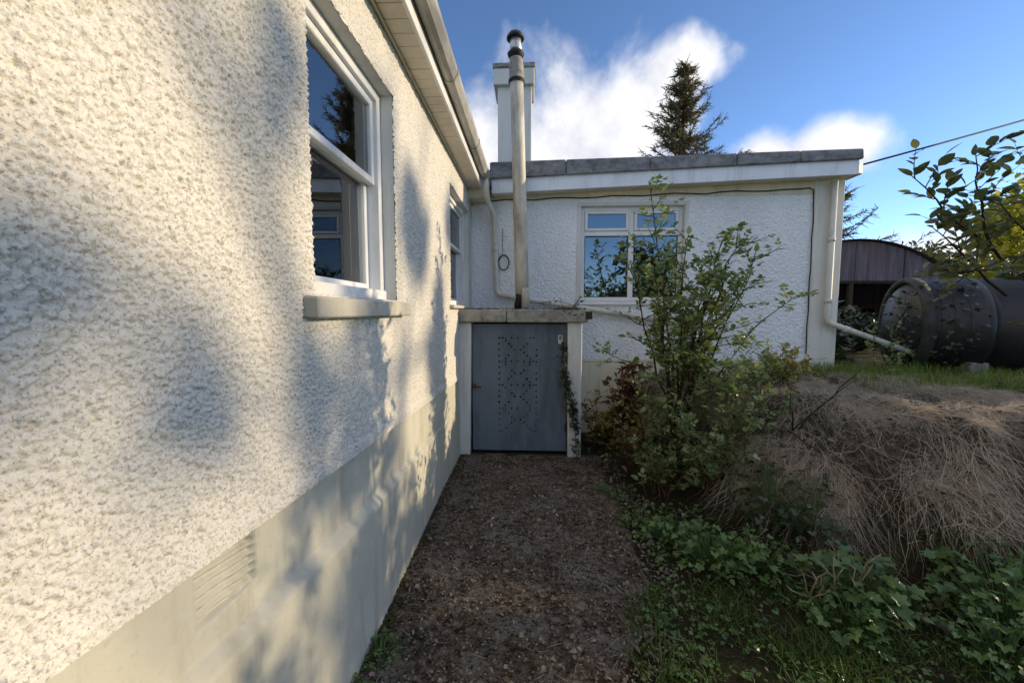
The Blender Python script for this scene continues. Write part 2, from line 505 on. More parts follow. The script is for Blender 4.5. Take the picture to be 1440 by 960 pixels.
def H(x, y):
    x = np.asarray(x, float); y = np.asarray(y, float)
    d = bank_d(x, y) + .16 * (fbm(x * 2.3, y * 2.3, 5, 3) - .45)
    t = np.clip((d + .10) / 1.0, 0, 1); s = np.sin(np.minimum(t * 1.0, 1) * math.pi / 2) ** 1.25
    near = np.clip(1 - np.hypot(x - 2, y - 3) / 12, 0, 1)
    edge = np.clip((x - .35) / .5, 0, 1) * np.clip((4.75 - y) / .3, 0, 1)
    return .78 * s + near * edge * (.24 * s * (fbm(x * 2.8, y * 2.8, 9, 3) - .45) + .04 * s * (fbm(x * 11, y * 11, 19, 2) - .4) + .03 * (fbm(x * 4, y * 4, 3, 3) - .5))


def Hs(x, y): return float(H(np.array([x]), np.array([y]))[0])


def make_ground():
    xs = [-600, -200, -60, -20, -6, -2] + list(np.arange(-.9, 5.2, .05)) + list(graded(5.2, 600, lambda v: .1 + .15 * (v - 5)))
    ys = [-600, -200, -60, -20, -8, -4, -2, -1, 0] + list(np.arange(.4, 6.0, .05)) + list(graded(6, 900, lambda v: .12 + .15 * (v - 5.8)))
    g = grid_sheet('ground', xs, ys, lambda U, V: np.stack([U, V, H(U, V)], 1), [], 'soil', None)
    tag(g, 'dark soil and rough ground with a raised bank', 'ground', kind='structure')


make_ground()


def path_edge(y):
    y = np.asarray(y, float); z = np.zeros(y.shape)
    return np.interp(y, [0, 1.4, 1.75, 2.2, 2.8, 3.5, 4.1], [.44, .44, .62, .78, .78, .78, .80]) + .16 * (fbm(y * 2.6, z + 2.2, 8, 3) - .45) + .09 * (fbm(y * 14, z + 7.7, 18, 3) - .45)


def make_path():
    xs = np.arange(-.78, 1.0, .02); ys = np.arange(-1.0, 4.10, .02)
    U, V = np.meshgrid(xs, ys, indexing='ij'); U = U.ravel(); V = V.ravel()
    Z = .006 + .012 * fbm(U * 18, V * 18, 21, 4) + .01 * (fbm(U * 3, V * 3, 4, 2) - .5)
    drop = np.clip((path_edge(V) - U) / .16, 0, 1)
    Z = Z * drop + (1 - drop) * (-.03)
    nv = len(ys); i, j = np.meshgrid(np.arange(len(xs) - 1), np.arange(nv - 1), indexing='ij'); a = (i * nv + j).ravel()
    keep = (U[a] < path_edge(V[a]) + .02); a = a[keep]
    Fc = np.stack([a, a + nv, a + nv + 1, a + 1], 1)
    me = fast_mesh('path', np.stack([U, V, Z], 1), Fc, True)
    tag(mesh_obj('path', me, 'path_moss'), 'dark mossy concrete path along the house wall', 'path', kind='structure')


make_path()

# ------------------------------------------------------------------ main house
WX = -.739                       # plane of the long wall
SASH1 = (1.33, 2.15, 1.56, 2.63)  # y0,y1,z0,z1
SASH2 = (3.61, 4.70, 1.56, 2.65)
house = thing('house', 'long cream roughcast house with sash windows and white plastic eaves on the left', 'house', (WX - 2, 2, 0))


def plinth_top(y): return .955 - .0375 * (y - .5)


def make_house_wall():
    z1 = 2.93; v1, v2 = .30, .84; v3 = .84 + .16 * .02 / .30

    def fn(U, V):
        # rows follow the sloping plinth top below the windows, level above
        zt = plinth_top(U)
        Z = np.where(V < v1, zt - .012 + (1.56 - zt + .012) * V / v1, np.where(V < v2, 1.56 + (2.63 - 1.56) * (V - v1) / .54, 2.63 + (z1 - 2.63) * (V - v2) / .16))
        h = roughcast_height(U, Z, 3)
        fade = np.clip((Z - zt) / .02, 0, 1)
        X = WX - .006 + .0150 * h * (.3 + .7 * fade) + .008 * (fbm(U * 1.3, Z * 1.3, 14, 2) - .5) + .012 * np.clip(1 - (Z - zt) / .05, 0, 1)
        return np.stack([X, U, Z], 1)
    h1 = (SASH1[0], SASH1[1], v1, v2); h2 = (SASH2[0], SASH2[1], v1, v3)
    ys = graded(-.2, 1.6, lambda y: .006 if y < .3 else max(.0028, .0030 * y)) + [SASH1[0]]
    grid_sheet('roughcast_wall', ys, list(np.arange(0, 1.0001, 1 / 600.)) + [v1, v2], fn, [h1], 'roughcast', house, False)
    ys = graded(1.6, 4.93, lambda y: .0032 * y) + [SASH1[1], SASH2[0], SASH2[1]]
    grid_sheet('roughcast_wall', ys, list(np.arange(0, 1.0001, 1 / 360.)) + [v1, v2, v3], fn, [h1, h2], 'roughcast', house, False)
    m = MB(); m.box(WX - .3, WX - .006, -6, -.2, .9, 2.93, 0); m.build('wall_end', 'roughcast', house)
    m = MB(); m.box(-7, WX - .25, -6, -5.9, 0, 2.93, 0); m.box(-7, -6.9, -5.9, 9, 0, 2.93, 0); m.build('rear_wall', 'white_render', house)


make_house_wall()


def make_plinth():
    # upper band, sloping ledge and lower projecting part as one rendered plinth
    def ledge_z(y): return np.interp(y, [.3, .76, 1.06, 1.35, 1.9, 2.54, 3.2, 4.1], [.74, .718, .70, .664, .628, .58, .55, .53])
    def proj(y): return .036 * np.clip((3.3 - y) / 1.6, 0.06, 1)
    ys = graded(-.5, 4.92, lambda y: .012 + .004 * max(y, 0))
    vs = np.concatenate([np.linspace(0, .6, 40), np.linspace(.6, .68, 9), np.linspace(.68, 1, 26)])

    def fn(U, V):
        lz = ledge_z(U); zt = plinth_top(U)
        lh = .035 * np.clip((3.0 - U) / 1.2, .1, 1)
        Z = np.where(V < .6, -.03 + (lz - lh + .03) * V / .6, np.where(V < .68, lz - lh + lh * (V - .6) / .08, lz + (zt - lz) * (V - .68) / .32))
        X = np.where(V < .6, proj(U), np.where(V < .68, proj(U) * (1 - (V - .6) / .08), 0.0))
        X = X + WX - .006 + .006 * (fbm(U * 4, Z * 4, 61, 4) - .5) + .0025 * (fbm(U * 30, Z * 30, 62, 3) - .5)
        # damaged ribbed patch
        inp = np.clip((U - .80) / .02, 0, 1) * np.clip((1.0 - U) / .012, 0, 1) * np.clip((Z - .775) / .01, 0, 1) * np.clip((zt - .012 - Z) / .01, 0, 1)
        X = X - inp * (.010 + .0055 * np.sin((Z + .12 * U) * 2 * math.pi / .024 + 2 * fbm(U * 20, Z * 20, 67, 2))) - inp * .012 * fbm(U * 30, Z * 30, 66, 4)
        return np.stack([X, U, Z], 1)
    ys2 = ys + list(np.arange(.78, 1.03, .004))
    vs2 = list(vs) + list(np.linspace(.7, 1, 60))
    grid_sheet('plinth', ys2, vs2, fn, [], 'plinth_paint', house)


make_plinth()


def make_sash(parent, w, left_curtain):
    y0, y1, z0, z1 = w; xf = WX - .065         # face of the timber frame
    lining = MB()
    for a in ((xf, WX - .002, y1, y1 + .02, z0 - .02, z1 + .02), (xf, WX - .002, y0 - .02, y0, z0 - .02, z1 + .02), (xf, WX - .002, y0, y1, z1, z1 + .02)):
        lining.box(*a, 0)
    win = lining.build('sash_window', 'white_render', parent)
    m = MB(); f = .05
    m.box(xf - .12, xf, y0, y0 + f, z0, z1, .003); m.box(xf - .12, xf, y1 - f, y1, z0, z1, .003)
    m.box(xf - .12, xf, y0 + f, y1 - f, z1 - f, z1, .003); m.box(xf - .12, xf + .03, y0 + f, y1 - f, z0, z0 + .05, .004)
    m.build('frame', 'white_timber', win)
    mid = z0 + (z1 - z0) * .575

    def sash(x, za, zb):
        s = MB(); t = .035
        s.box(x - .035, x, y0 + f, y0 + f + t, za, zb, .004); s.box(x - .035, x, y1 - f - t, y1 - f, za, zb, .004)
        s.box(x - .035, x, y0 + f + t, y1 - f - t, za, za + t, .004); s.box(x - .035, x, y0 + f + t, y1 - f - t, zb - t, zb, .004)
        s.build('sash', 'white_timber', win)
        p = MB(); p.box(x - .022, x - .018, y0 + f + t - .004, y1 - f - t + .004, za + t - .004, zb - t + .004, 0)
        p.build('pane', 'window_glass', win)
    sash(xf - .02, mid - .02, z1 - f); sash(xf - .062, z0 + .05, mid + .02)
    r = MB(); xr = xf - .125
    r.box(xr - 1.6, xr - 1.55, y0 - .5, y1 + .5, z0 - .9, z1 + .2, 0); r.box(xr - 1.55, xr, y0 - .5, y0 - .45, z0 - .9, z1 + .2, 0)
    r.box(xr - 1.55, xr, y1 + .45, y1 + .5, z0 - .9, z1 + .2, 0); r.box(xr - 1.55, xr, y0 - .45, y1 + .45, z1 + .15, z1 + .2, 0)
    r.box(xr - 1.55, xr, y0 - .45, y1 + .45, z0 - .9, z0 - .85, 0)
    r.box(xr - .02, xr, y0 - .45, y0 + .01, z0 - .85, z1 + .15, 0); r.box(xr - .02, xr, y1 - .01, y1 + .45, z0 - .85, z1 + .15, 0)
    r.box(xr - .02, xr, y0 + .01, y1 - .01, z0 - .85, z0 + .01, 0); r.box(xr - .02, xr, y0 + .01, y1 - .01, z1 - .01, z1 + .15, 0)
    r.build('room_lining', 'room_paint', win)
    return win


w1 = make_sash(house, SASH1, True)
w2 = make_sash(house, SASH2, False)
m = MB(); m.hexa([(WX - .11, 1.26, 1.482), (WX + .052, 1.26, 1.478), (WX + .052, 2.24, 1.478), (WX - .11, 2.24, 1.482),
                  (WX - .11, 1.26, 1.566), (WX + .052, 1.26, 1.548), (WX + .052, 2.24, 1.548), (WX - .11, 2.24, 1.566)], .006)
m.build('sill', 'sill_paint', w1)
m = MB(); m.hexa([(WX - .11, 3.55, 1.53), (WX + .045, 3.55, 1.53), (WX + .045, 4.78, 1.53), (WX - .11, 4.78, 1.53),
                  (WX - .11, 3.55, 1.572), (WX + .045, 3.55, 1.56), (WX + .045, 4.78, 1.56), (WX - .11, 4.78, 1.572)], .006)
m.build('sill', 'sill_paint', w2)


def make_eaves():
    zS = 2.905; x0, x1 = WX - .03, -.592
    first = None
    for k in range(52):                                   # soffit boards laid across the overhang
        y = -.5 + k * .1
        if y > 4.62: break
        if first is None:
            m = MB(); m.box(x0, x1, y + .002, y + .098, zS, zS + .012, .002); first = m.build('soffit_board', 'soffit_plastic', house)
        else:
            c = first.copy(); c.location = first.location + Vector((0, k * .1, random.uniform(-.0012, .0012))); put(c)
    m = MB(); m.box(WX - .03, -.592, -.6, 4.66, 2.925, 2.93, 0); m.build('soffit_backing', 'dark_lining', house)
    m = MB(); m.box(WX + .004, WX + .022, -.6, 4.62, zS - .014, zS, .003); m.build('soffit_trim', 'soffit_plastic', house)
    m = MB(); m.box(-.592, -.574, -.6, 4.66, zS - .012, 3.06, .003); m.build('fascia_board', 'white_upvc', house)
    # square-ogee gutter with rolled lip
    th = .004
    outer = [(-.572, 3.055), (-.572, 2.992), (-.560, 2.972), (-.530, 2.962), (-.505, 2.972), (-.490, 2.995), (-.480, 3.012), (-.478, 3.045), (-.484, 3.05)]
    inner = [(-.4865, 3.046), (-.4855, 3.014), (-.4945, 2.999), (-.509, 2.978), (-.530, 2.968), (-.557, 2.977), (-.567, 2.994), (-.567, 3.055)]
    m = MB(); m.extrude_profile(outer + inner, -.8, 4.60); m.build('gutter', 'gutter_plastic', house)
    for y in (.55, 1.6, 2.65, 3.7, 4.5):
        m = MB(); off = .004
        o2 = [(-.574, 3.05), (-.576, 2.988), (-.562, 2.967), (-.530, 2.957), (-.502, 2.968), (-.486, 2.993), (-.475, 3.011), (-.473, 3.05)]
        i2 = [(x + (.0035 if x < -.52 else -.0035), z + .003) for x, z in o2[::-1]]
        m.extrude_profile(o2 + i2, y - .012, y + .012); m.build('gutter_bracket', 'gutter_plastic', house)
    # roof slope and boxed eaves end
    m = MB(); m.hexa([(-.60, -6.2, 3.06), (-.60, 4.68, 3.06), (-3.9, 4.68, 4.75), (-3.9, -6.2, 4.75), (-.60, -6.2, 3.09), (-.60, 4.68, 3.09), (-3.9, 4.68, 4.78), (-3.9, -6.2, 4.78)])
    m.hexa([(-3.9, -6.2, 4.75), (-3.9, 9, 4.75), (-7.3, 9, 3.06), (-7.3, -6.2, 3.06), (-3.9, -6.2, 4.78), (-3.9, 9, 4.78), (-7.3, 9, 3.09), (-7.3, -6.2, 3.09)])
    m.build('roof', 'roof_slate', house)
    m = MB(); m.box(WX - .03, -.50, 4.64, 4.88, 2.80, 3.0, .006); m.build('eaves_box', 'cream_render', house)


make_eaves()

# ------------------------------------------------------------------ flat-roofed extension
WY = 4.912
ext = thing('extension', 'flat roofed white roughcast extension with a white plastic window and grey felt roof edge', 'building', (1.4, WY + 2, 0))
WIN = (.585, 1.80, 1.625, 2.755)


def make_extension():
    us = list(np.arange(WX - .1, 3.262, .008)) + [WIN[0] - .05, WIN[1] + .05, 3.262]
    zs = list(np.arange(.92, 2.86, .008)) + [WIN[2] - .05, WIN[3] + .04, 2.86]

    def fn(U, V):
        h = roughcast_height(U, V, 91, .019)
        V2 = V + (V > 2.849) * 0
        return np.stack([U, WY - .016 * h + .006 * (fbm(U * 1.1, V * 1.1, 17, 2) - .5), V2], 1)
    grid_sheet('roughcast_wall', us, zs, fn, [(WIN[0] - .05, WIN[1] + .05, WIN[2] - .05, WIN[3] + .04)], 'roughcast_white', ext)
    # smooth margins: strip under the eaves, corner pilaster, band round the window, plinth
    m = MB(); m.hexa([(WX - .1, WY - .014, 2.852), (3.262, WY - .014, 2.852), (3.262, WY + .2, 2.852), (WX - .1, WY + .2, 2.852),
                      (WX - .1, WY - .014, 2.95), (3.262, WY - .014, 3.06), (3.262, WY + .2, 3.06), (WX - .1, WY + .2, 2.95)], .004)
    m.build('eaves_band', 'cream_render', ext)
    m = MB(); m.box(3.262, 3.60, WY - .024, WY + .3, .3, 3.06, .01); m.build('corner_pilaster', 'pilaster_paint', ext)
    # plinth with a horizontal crack
    m = MB(); m.box(.40, 3.262, WY - .016, WY + .2, .885, .925, .004); m.box(.40, 3.262, WY - .012, WY + .2, -.1, .882, .003); m.build('plinth', 'cream_render', ext)
    a, b, c, d = WIN; e = .05
    m = MB(); m.box(a - e, a, WY - .016, WY + .12, c - e, d + .04, .004); m.box(b, b + e, WY - .016, WY + .12, c - e, d + .04, .004)
    m.box(a, b, WY - .016, WY + .12, d, d + .04, .004); m.box(a, b, WY - .014, WY + .12, c - e, c - .002, .004); m.build('window_margin', 'white_render', ext)
    m = MB(); m.box(3.5, 3.6, WY + .3, 9.5, .3, 3.06, 0); m.box(WX, 3.6, 9.4, 9.5, .3, 3.06, 0); m.build('side_wall', 'white_render', ext)
    # window
    wn = MB(); y = WY + .045; t = .05
    for q in ((a, a + t, c, d), (b - t, b, c, d), (a + t, b - t, d - t, d), (a + t, b - t, c, c + t)):
        wn.box(q[0], q[1], y, y + .06, q[2], q[3], .006)
    mx = a + (b - a) * .5; tz = 2.44
    wn.box(mx - .032, mx + .032, y, y + .06, c + t, d - t, .006)
    wn.box(a + t, mx - .032, y, y + .06, tz - .028, tz + .028, .006); wn.box(mx + .032, b - t, y, y + .06, tz - .028, tz + .028, .006)
    win = wn.build('window', 'white_upvc', ext)
    for x0, x1 in ((a + t, mx - .032), (mx + .032, b - t)):
        s = MB(); z0, z1 = tz + .028, d - t; k = .034      # opening top light
        s.box(x0 + .002, x0 + k, y - .012, y + .04, z0 + .002, z1 - .002, .005); s.box(x1 - k, x1 - .002, y - .012, y + .04, z0 + .002, z1 - .002, .005)
        s.box(x0 + k, x1 - k, y - .012, y + .04, z0 + .002, z0 + k, .005); s.box(x0 + k, x1 - k, y - .012, y + .04, z1 - k, z1 - .002, .005)
        s.build('top_light', 'white_upvc', win)
        g = MB(); g.box(x0 + k - .003, x1 - k + .003, y + .012, y + .016, z0 + k - .003, z1 - k + .003, 0); g.build('pane', 'window_glass', win)
        g = MB(); g.box(x0 - .003, x1 + .003, y + .022, y + .026, c + t - .003, tz - .025, 0); g.build('pane', 'window_glass', win)
        gk = MB(); z1 = tz - .028; z0 = c + t; q = .008
        for w in ((x0, x0 + q, z0, z1), (x1 - q, x1, z0, z1), (x0 + q, x1 - q, z0, z0 + q), (x0 + q, x1 - q, z1 - q, z1)): gk.box(w[0], w[1], y + .012, y + .022, w[2], w[3], 0)
        gk.build('gasket', 'black_rubber', win)
    s = MB(); s.hexa([(a - .02, WY - .045, c - .045), (b + .02, WY - .045, c - .045), (b + .02, WY + .1, c - .045), (a - .02, WY + .1, c - .045),
                      (a - .02, WY - .045, c - .020), (b + .02, WY - .045, c - .020), (b + .02, WY + .1, c - .003), (a - .02, WY + .1, c - .003)], .004)
    s.build('sill', 'white_upvc', win)
    r = MB(); yr = y + .065
    r.box(a - .6, b + .6, yr + 2.0, yr + 2.05, .6, 2.9, 0); r.box(a - .65, a - .6, yr, yr + 2.05, .6, 2.9, 0); r.box(b + .6, b + .65, yr, yr + 2.05, .6, 2.9, 0)
    r.box(a - .6, b + .6, yr, yr + 2, 2.86, 2.9, 0); r.box(a - .6, b + .6, yr, yr + 2, .6, .64, 0)
    r.box(a - .6, a - .0, yr, yr + .02, .64, 2.86, 0); r.box(b, b + .6, yr, yr + .02, .64, 2.86, 0); r.box(a, b, yr, yr + .02, .64, c, 0); r.box(a, b, yr, yr + .02, d, 2.86, 0)
    r.build('room_lining', 'room_paint', win)
    # roof: fascia, felt edge in lengths, flat deck
    yF = 4.70; xl, xr = -.47, 3.59

    def ln(z0, z1, x): return z0 + (z1 - z0) * (x - xl) / (xr - xl)
    m = MB(); m.hexa([(xl, yF, ln(2.862, 3.010, xl)), (xr, yF, 3.010), (xr, yF + .025, 3.010), (xl, yF + .025, 2.862),
                      (xl, yF, 3.03), (xr, yF, 3.178), (xr, yF + .025, 3.178), (xl, yF + .025, 3.03)], .003); m.build('fascia', 'fascia_paint', ext)
    m = MB(); m.hexa([(xl, yF + .025, 2.872), (xr, yF + .025, 3.02), (xr, WY + .02, 3.02), (xl, WY + .02, 2.872),
                      (xl, yF + .025, 2.884), (xr, yF + .025, 3.032), (xr, WY + .02, 3.032), (xl, WY + .02, 2.884)], 0); m.build('soffit', 'cream_render', ext)
    xs = [xl - .02, .38, 1.32, 2.27, 2.95, xr + .03]
    for i in range(5):
        A, B = xs[i] + .002, xs[i + 1] - .002; j = random.uniform(-.004, .004)
        m = MB(); m.hexa([(A, yF - .035 + j, ln(3.012, 3.162, A)), (B, yF - .035 + j, ln(3.012, 3.162, B)), (B, yF + .2, ln(3.06, 3.19, B)), (A, yF + .2, ln(3.06, 3.19, A)),
                          (A, yF - .022 + j, ln(3.205, 3.278, A)), (B, yF - .022 + j, ln(3.205, 3.278, B)), (B, yF + .2, ln(3.215, 3.285, B)), (A, yF + .2, ln(3.215, 3.285, A))], .012)
        m.build('felt_edging', 'felt_edge', ext)
    m = MB(); m.hexa([(WX, yF + .2, 3.0), (xr - .02, yF + .2, 3.1), (xr - .02, 9.6, 3.1), (WX, 9.6, 3.0), (WX, yF + .2, 3.19), (xr - .02, yF + .2, 3.27), (xr - .02, 9.6, 3.27), (WX, 9.6, 3.19)]); m.build('roof_deck', 'felt_edge', ext)
    m = MB(); m.hexa([(xr, yF, 3.02), (xr + .09, yF + .06, 3.03), (xr + .09, 9.6, 3.03), (xr, 9.6, 3.02), (xr, yF, 3.15), (xr + .09, yF + .06, 3.15), (xr + .09, 9.6, 3.15), (xr, 9.6, 3.15)], .006); m.build('side_gutter', 'gutter_plastic', ext)
    # chimney
    m = MB(); m.box(-.63, -.02, 7.45, 8.0, 3.1, 5.60, .012); ch = m.build('chimney', 'chimney_render', ext)
    m = MB(); m.box(-.70, .03, 7.38, 8.07, 5.52, 5.80, .012); m.build('chimney_cap', 'chimney_render', ch)
    m = MB(); m.box(-.715, .05, 7.365, 8.085, 5.802, 5.89, .015); m.build('coping', 'concrete', ch)
    # cables
    pts = [(-.50 + k * .18, WY - .026, 2.838 + .023 * (-.5 + k * .18) + .010 * math.sin(k * 1.7) + random.uniform(-.004, .004)) for k in range(21)]
    pts += [(3.20, WY - .024, 2.925), (3.245, WY - .026, 2.90), (3.252, WY - .026, 2.7)] + [(3.254 + .006 * math.sin(k * 2.1), WY - .028, 2.7 - k * .17) for k in range(1, 11)]
    m = MB(); m.tube(pts, .0065, 6); m.build('cable', 'black_rubber', ext)
    m = MB()
    m.tube([(-.36, WY - .022, 2.5), (-.362, WY - .022, 2.3), (-.355, WY - .022, 2.17)], .003, 5)
    for q in range(2):
        m.tube([(-.345 + (.06 + .006 * q) * math.sin(t * .45 + .2), WY - .024 - .007 * q, 2.09 + (.085 + .008 * q) * math.cos(t * .45 + .2) + .004 * q) for t in range(15)], .0045, 5)
    m.build('cable_coil', 'black_rubber', ext)
    # rainwater pipe from the house gutter, elbowed along the wall
    m = MB()
    m.tube([(-.525, 4.55, 2.99), (-.525, 4.56, 2.90), (-.53, 4.60, 2.80), (-.50, 4.72, 2.74), (-.465, 4.84, 2.66), (-.458, 4.868, 2.6), (-.43, 4.868, 1.78),
            (-.425, 4.862, 1.73), (-.39, 4.85, 1.705), (0.05, 4.84, 1.63), (1.78, 4.84, 1.365)], .032, 12); dp = m.build('downpipe', 'pipe_plastic', ext)
    for p, d in (((-.447, 4.868, 2.25), (0, 0, .03)), ((.55, 4.84, 1.553), (.03, 0, -.0046)), ((1.3, 4.84, 1.438), (.03, 0, -.0046))):
        m = MB(); p = Vector(p); d = Vector(d); m.tube([p - d, p + d], .037, 12); m.build('pipe_clip', 'pipe_plastic', dp)
    m = MB()
    m.tube([(3.44, 4.835, 2.98), (3.44, 4.835, 1.42), (3.445, 4.833, 1.385), (3.475, 4.83, 1.362), (3.52, 4.825, 1.345), (4.33, 4.72, 1.03)], .033, 12); dq = m.build('downpipe', 'pipe_plastic', ext)
    for z in (2.3, 1.6):
        m = MB(); m.tube([(3.44, 4.835, z), (3.44, 4.835, z + .05)], .038, 12); m.build('pipe_clip', 'pipe_plastic', dq)
    m = MB(); m.tube([(3.62, 4.812, 1.306), (3.68, 4.804, 1.283)], .038, 12); m.build('pipe_clip', 'pipe_plastic', dq)


make_extension()

# ------------------------------------------------------------------ boiler house, flue
BY = 4.04
boil = thing('boiler_house', 'low boiler house with a blue grey perforated door and a concrete slab roof', 'boiler house', (-.1, BY + .4, 0))


def make_boiler():
    m = MB(); m.hexa([(-.76, BY, -.03), (-.645, BY, -.03), (-.645, BY + .16, -.03), (-.76, BY + .16, -.03), (-.765, BY, 1.39), (-.62, BY, 1.39), (-.62, BY + .16, 1.39), (-.765, BY + .16, 1.39)], .006); m.build('post', 'white_render', boil)
    m = MB(); m.hexa([(.372, BY - .015, -.03), (.505, BY - .015, -.03), (.505, BY + .87, -.03), (.372, BY + .87, -.03), (.362, BY - .015, 1.39), (.505, BY - .015, 1.39), (.505, BY + .87, 1.39), (.362, BY + .87, 1.39)], .006); m.build('post', 'white_render', boil)
    m = MB(); m.box(WX, -.255, BY - .055, WY, 1.393, 1.522, .010); m.build('roof_slab', 'concrete', boil)
    m = MB(); m.box(-.248, .565, BY - .06, WY, 1.391, 1.524, .010); m.build('roof_slab', 'concrete', boil)
    m = MB(); m.box(.53, .60, BY - .075, BY - .01, 1.425, 1.50, .006); m.build('socket_box', 'dark_metal', boil)
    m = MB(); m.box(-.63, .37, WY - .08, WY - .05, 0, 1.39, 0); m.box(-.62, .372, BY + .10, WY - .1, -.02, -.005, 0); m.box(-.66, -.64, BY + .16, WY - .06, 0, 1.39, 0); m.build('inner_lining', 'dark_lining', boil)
    m = MB(); m.box(-.64, .37, BY + .03, BY + .14, -.03, .018, .006); m.build('threshold', 'mastic', boil)
    # door leaf with drilled holes: cells of a grid, each hole cell is a square ring round an octagon
    x0, x1, z0, z1 = -.618, .358, .045, 1.372; yd = BY + .055
    pat = set()
    cols = 13; rows = 33
    for r in range(rows):
        if r % 2 == 0: pat.add((0, r)); pat.add((12, r))
    for k in range(4):                                   # stacked lozenges and cross bars
        base = k * 8
        for c in range(2, 12, 2): pat.add((c + (0 if k % 2 == 0 else 0), base))
        for q in range(5):
            pat.add((1 + q, base + q)); pat.add((11 - q, base + q)); pat.add((1 + q, base + 8 - q)); pat.add((11 - q, base + 8 - q))
    hx0, hx1, hz0, hz1 = -.352, .062, .235, 1.245
    cw = (hx1 - hx0) / cols; chh = (hz1 - hz0) / rows
    rnd = random.Random(4); holes = {}
    for c, r in pat:
        if rnd.random() < .10: continue
        holes[(c, r)] = (.0100 if r < 24 else .0085) * rnd.uniform(.8, 1.15)
    bm = bmesh.new()

    def quad(a, b, c, d): bm.faces.new([bm.verts.new((p[0], yd, p[1])) for p in (a, b, c, d)])
    quad((x0, z0), (x1, z0), (x1, hz0), (x0, hz0)); quad((x0, hz1), (x1, hz1), (x1, z1), (x0, z1))
    quad((x0, hz0), (hx0, hz0), (hx0, hz1), (x0, hz1)); quad((hx1, hz0), (x1, hz0), (x1, hz1), (hx1, hz1))
    for c in range(cols):
        for r in range(rows):
            a = hx0 + c * cw; b = a + cw; t = hz1 - r * chh; u = t - chh
            if (c, r) not in holes: quad((a, u), (b, u), (b, t), (a, t)); continue
            rad = holes[(c, r)]; cx = (a + b) / 2 + rnd.uniform(-.003, .003); cz = (t + u) / 2 + rnd.uniform(-.002, .002)
            o8 = [(b, cz), (b, t), (cx, t), (a, t), (a, cz), (a, u), (cx, u), (b, u)]
            i8 = [(cx + rad * math.cos(q * math.pi / 4), cz + rad * math.sin(q * math.pi / 4)) for q in range(8)]
            for q in range(8):
                quad(o8[q], o8[(q + 1) % 8], i8[(q + 1) % 8], i8[q])
                bm.faces.new([bm.verts.new(p) for p in ((i8[q][0], yd, i8[q][1]), (i8[(q + 1) % 8][0], yd, i8[(q + 1) % 8][1]), (i8[(q + 1) % 8][0], yd + .02, i8[(q + 1) % 8][1]), (i8[q][0], yd + .02, i8[q][1]))])
    for p in (((x0, z0), (x0, z1)), ((x1, z1), (x1, z0)), ((x1, z0), (x0, z0)), ((x0, z1), (x1, z1))):
        bm.faces.new([bm.verts.new(v) for v in ((p[0][0], yd, p[0][1]), (p[1][0], yd, p[1][1]), (p[1][0], yd + .02, p[1][1]), (p[0][0], yd + .02, p[0][1]))])
    bmesh.ops.remove_doubles(bm, verts=bm.verts, dist=.0004)
    k = MB(); k.bm.free(); k.bm = bm
    door = k.build('door', 'door_paint', boil)
    m = MB(); m.box(-.612, -.585, yd - .012, yd - .001, .70, .75, .002); m.tube([(-.60, yd - .012, .728), (-.60, yd - .03, .728), (-.54, yd - .034, .722), (-.525, yd - .03, .715)], .008, 8); m.build('latch', 'rust', door)
    m = MB(); m.box(.268, .315, yd - .012, yd - .001, 1.17, 1.262, .006); m.build('tag_plate', 'tag_white', door)
    m = MB(); m.tube([(.290, yd - .014, 1.255), (.282, yd - .022, 1.23), (.29, yd - .022, 1.20), (.30, yd - .022, 1.23), (.290, yd - .014, 1.255)], .004, 6); m.build('hook', 'dark_metal', door)
    for z in (.3, 1.1):
        m = MB(); m.tube([(.352, yd - .008, z - .04), (.352, yd - .008, z + .04)], .009, 8); m.build('hinge', 'dark_metal', door)
    # moss and crumbled mortar on the slab
    V = []; Fc = []
    for k in range(420):
        if k < 260: x = random.gauss(.36, .06); y = BY - .06 + random.random() * .1
        else: x = random.uniform(-.7, .55); y = random.uniform(BY - .05, WY - .05)
        z = 1.522 if k > 120 else random.uniform(1.46, 1.53)
        r = random.uniform(.006, .02)
        b = len(V)
        V += [(x - r, y, z), (x + r * .5, y - r, z), (x + r * .6, y + r, z), (x + random.uniform(-r, r), y - .006, z + r * 1.1)]
        Fc += [(b, b + 1, b + 3), (b + 1, b + 2, b + 3), (b + 2, b, b + 3)]
    V = np.array(V) - np.array(ORG[boil])
    o = mesh_obj('moss', fast_mesh('moss', V, Fc), 'moss', boil); o['kind'] = 'stuff'


make_boiler()

flue = thing('flue_pipe', 'tall leaning cream boiler flue with a metal cowl rising from the slab roof', 'flue', (-.10, 4.50, 1.522))


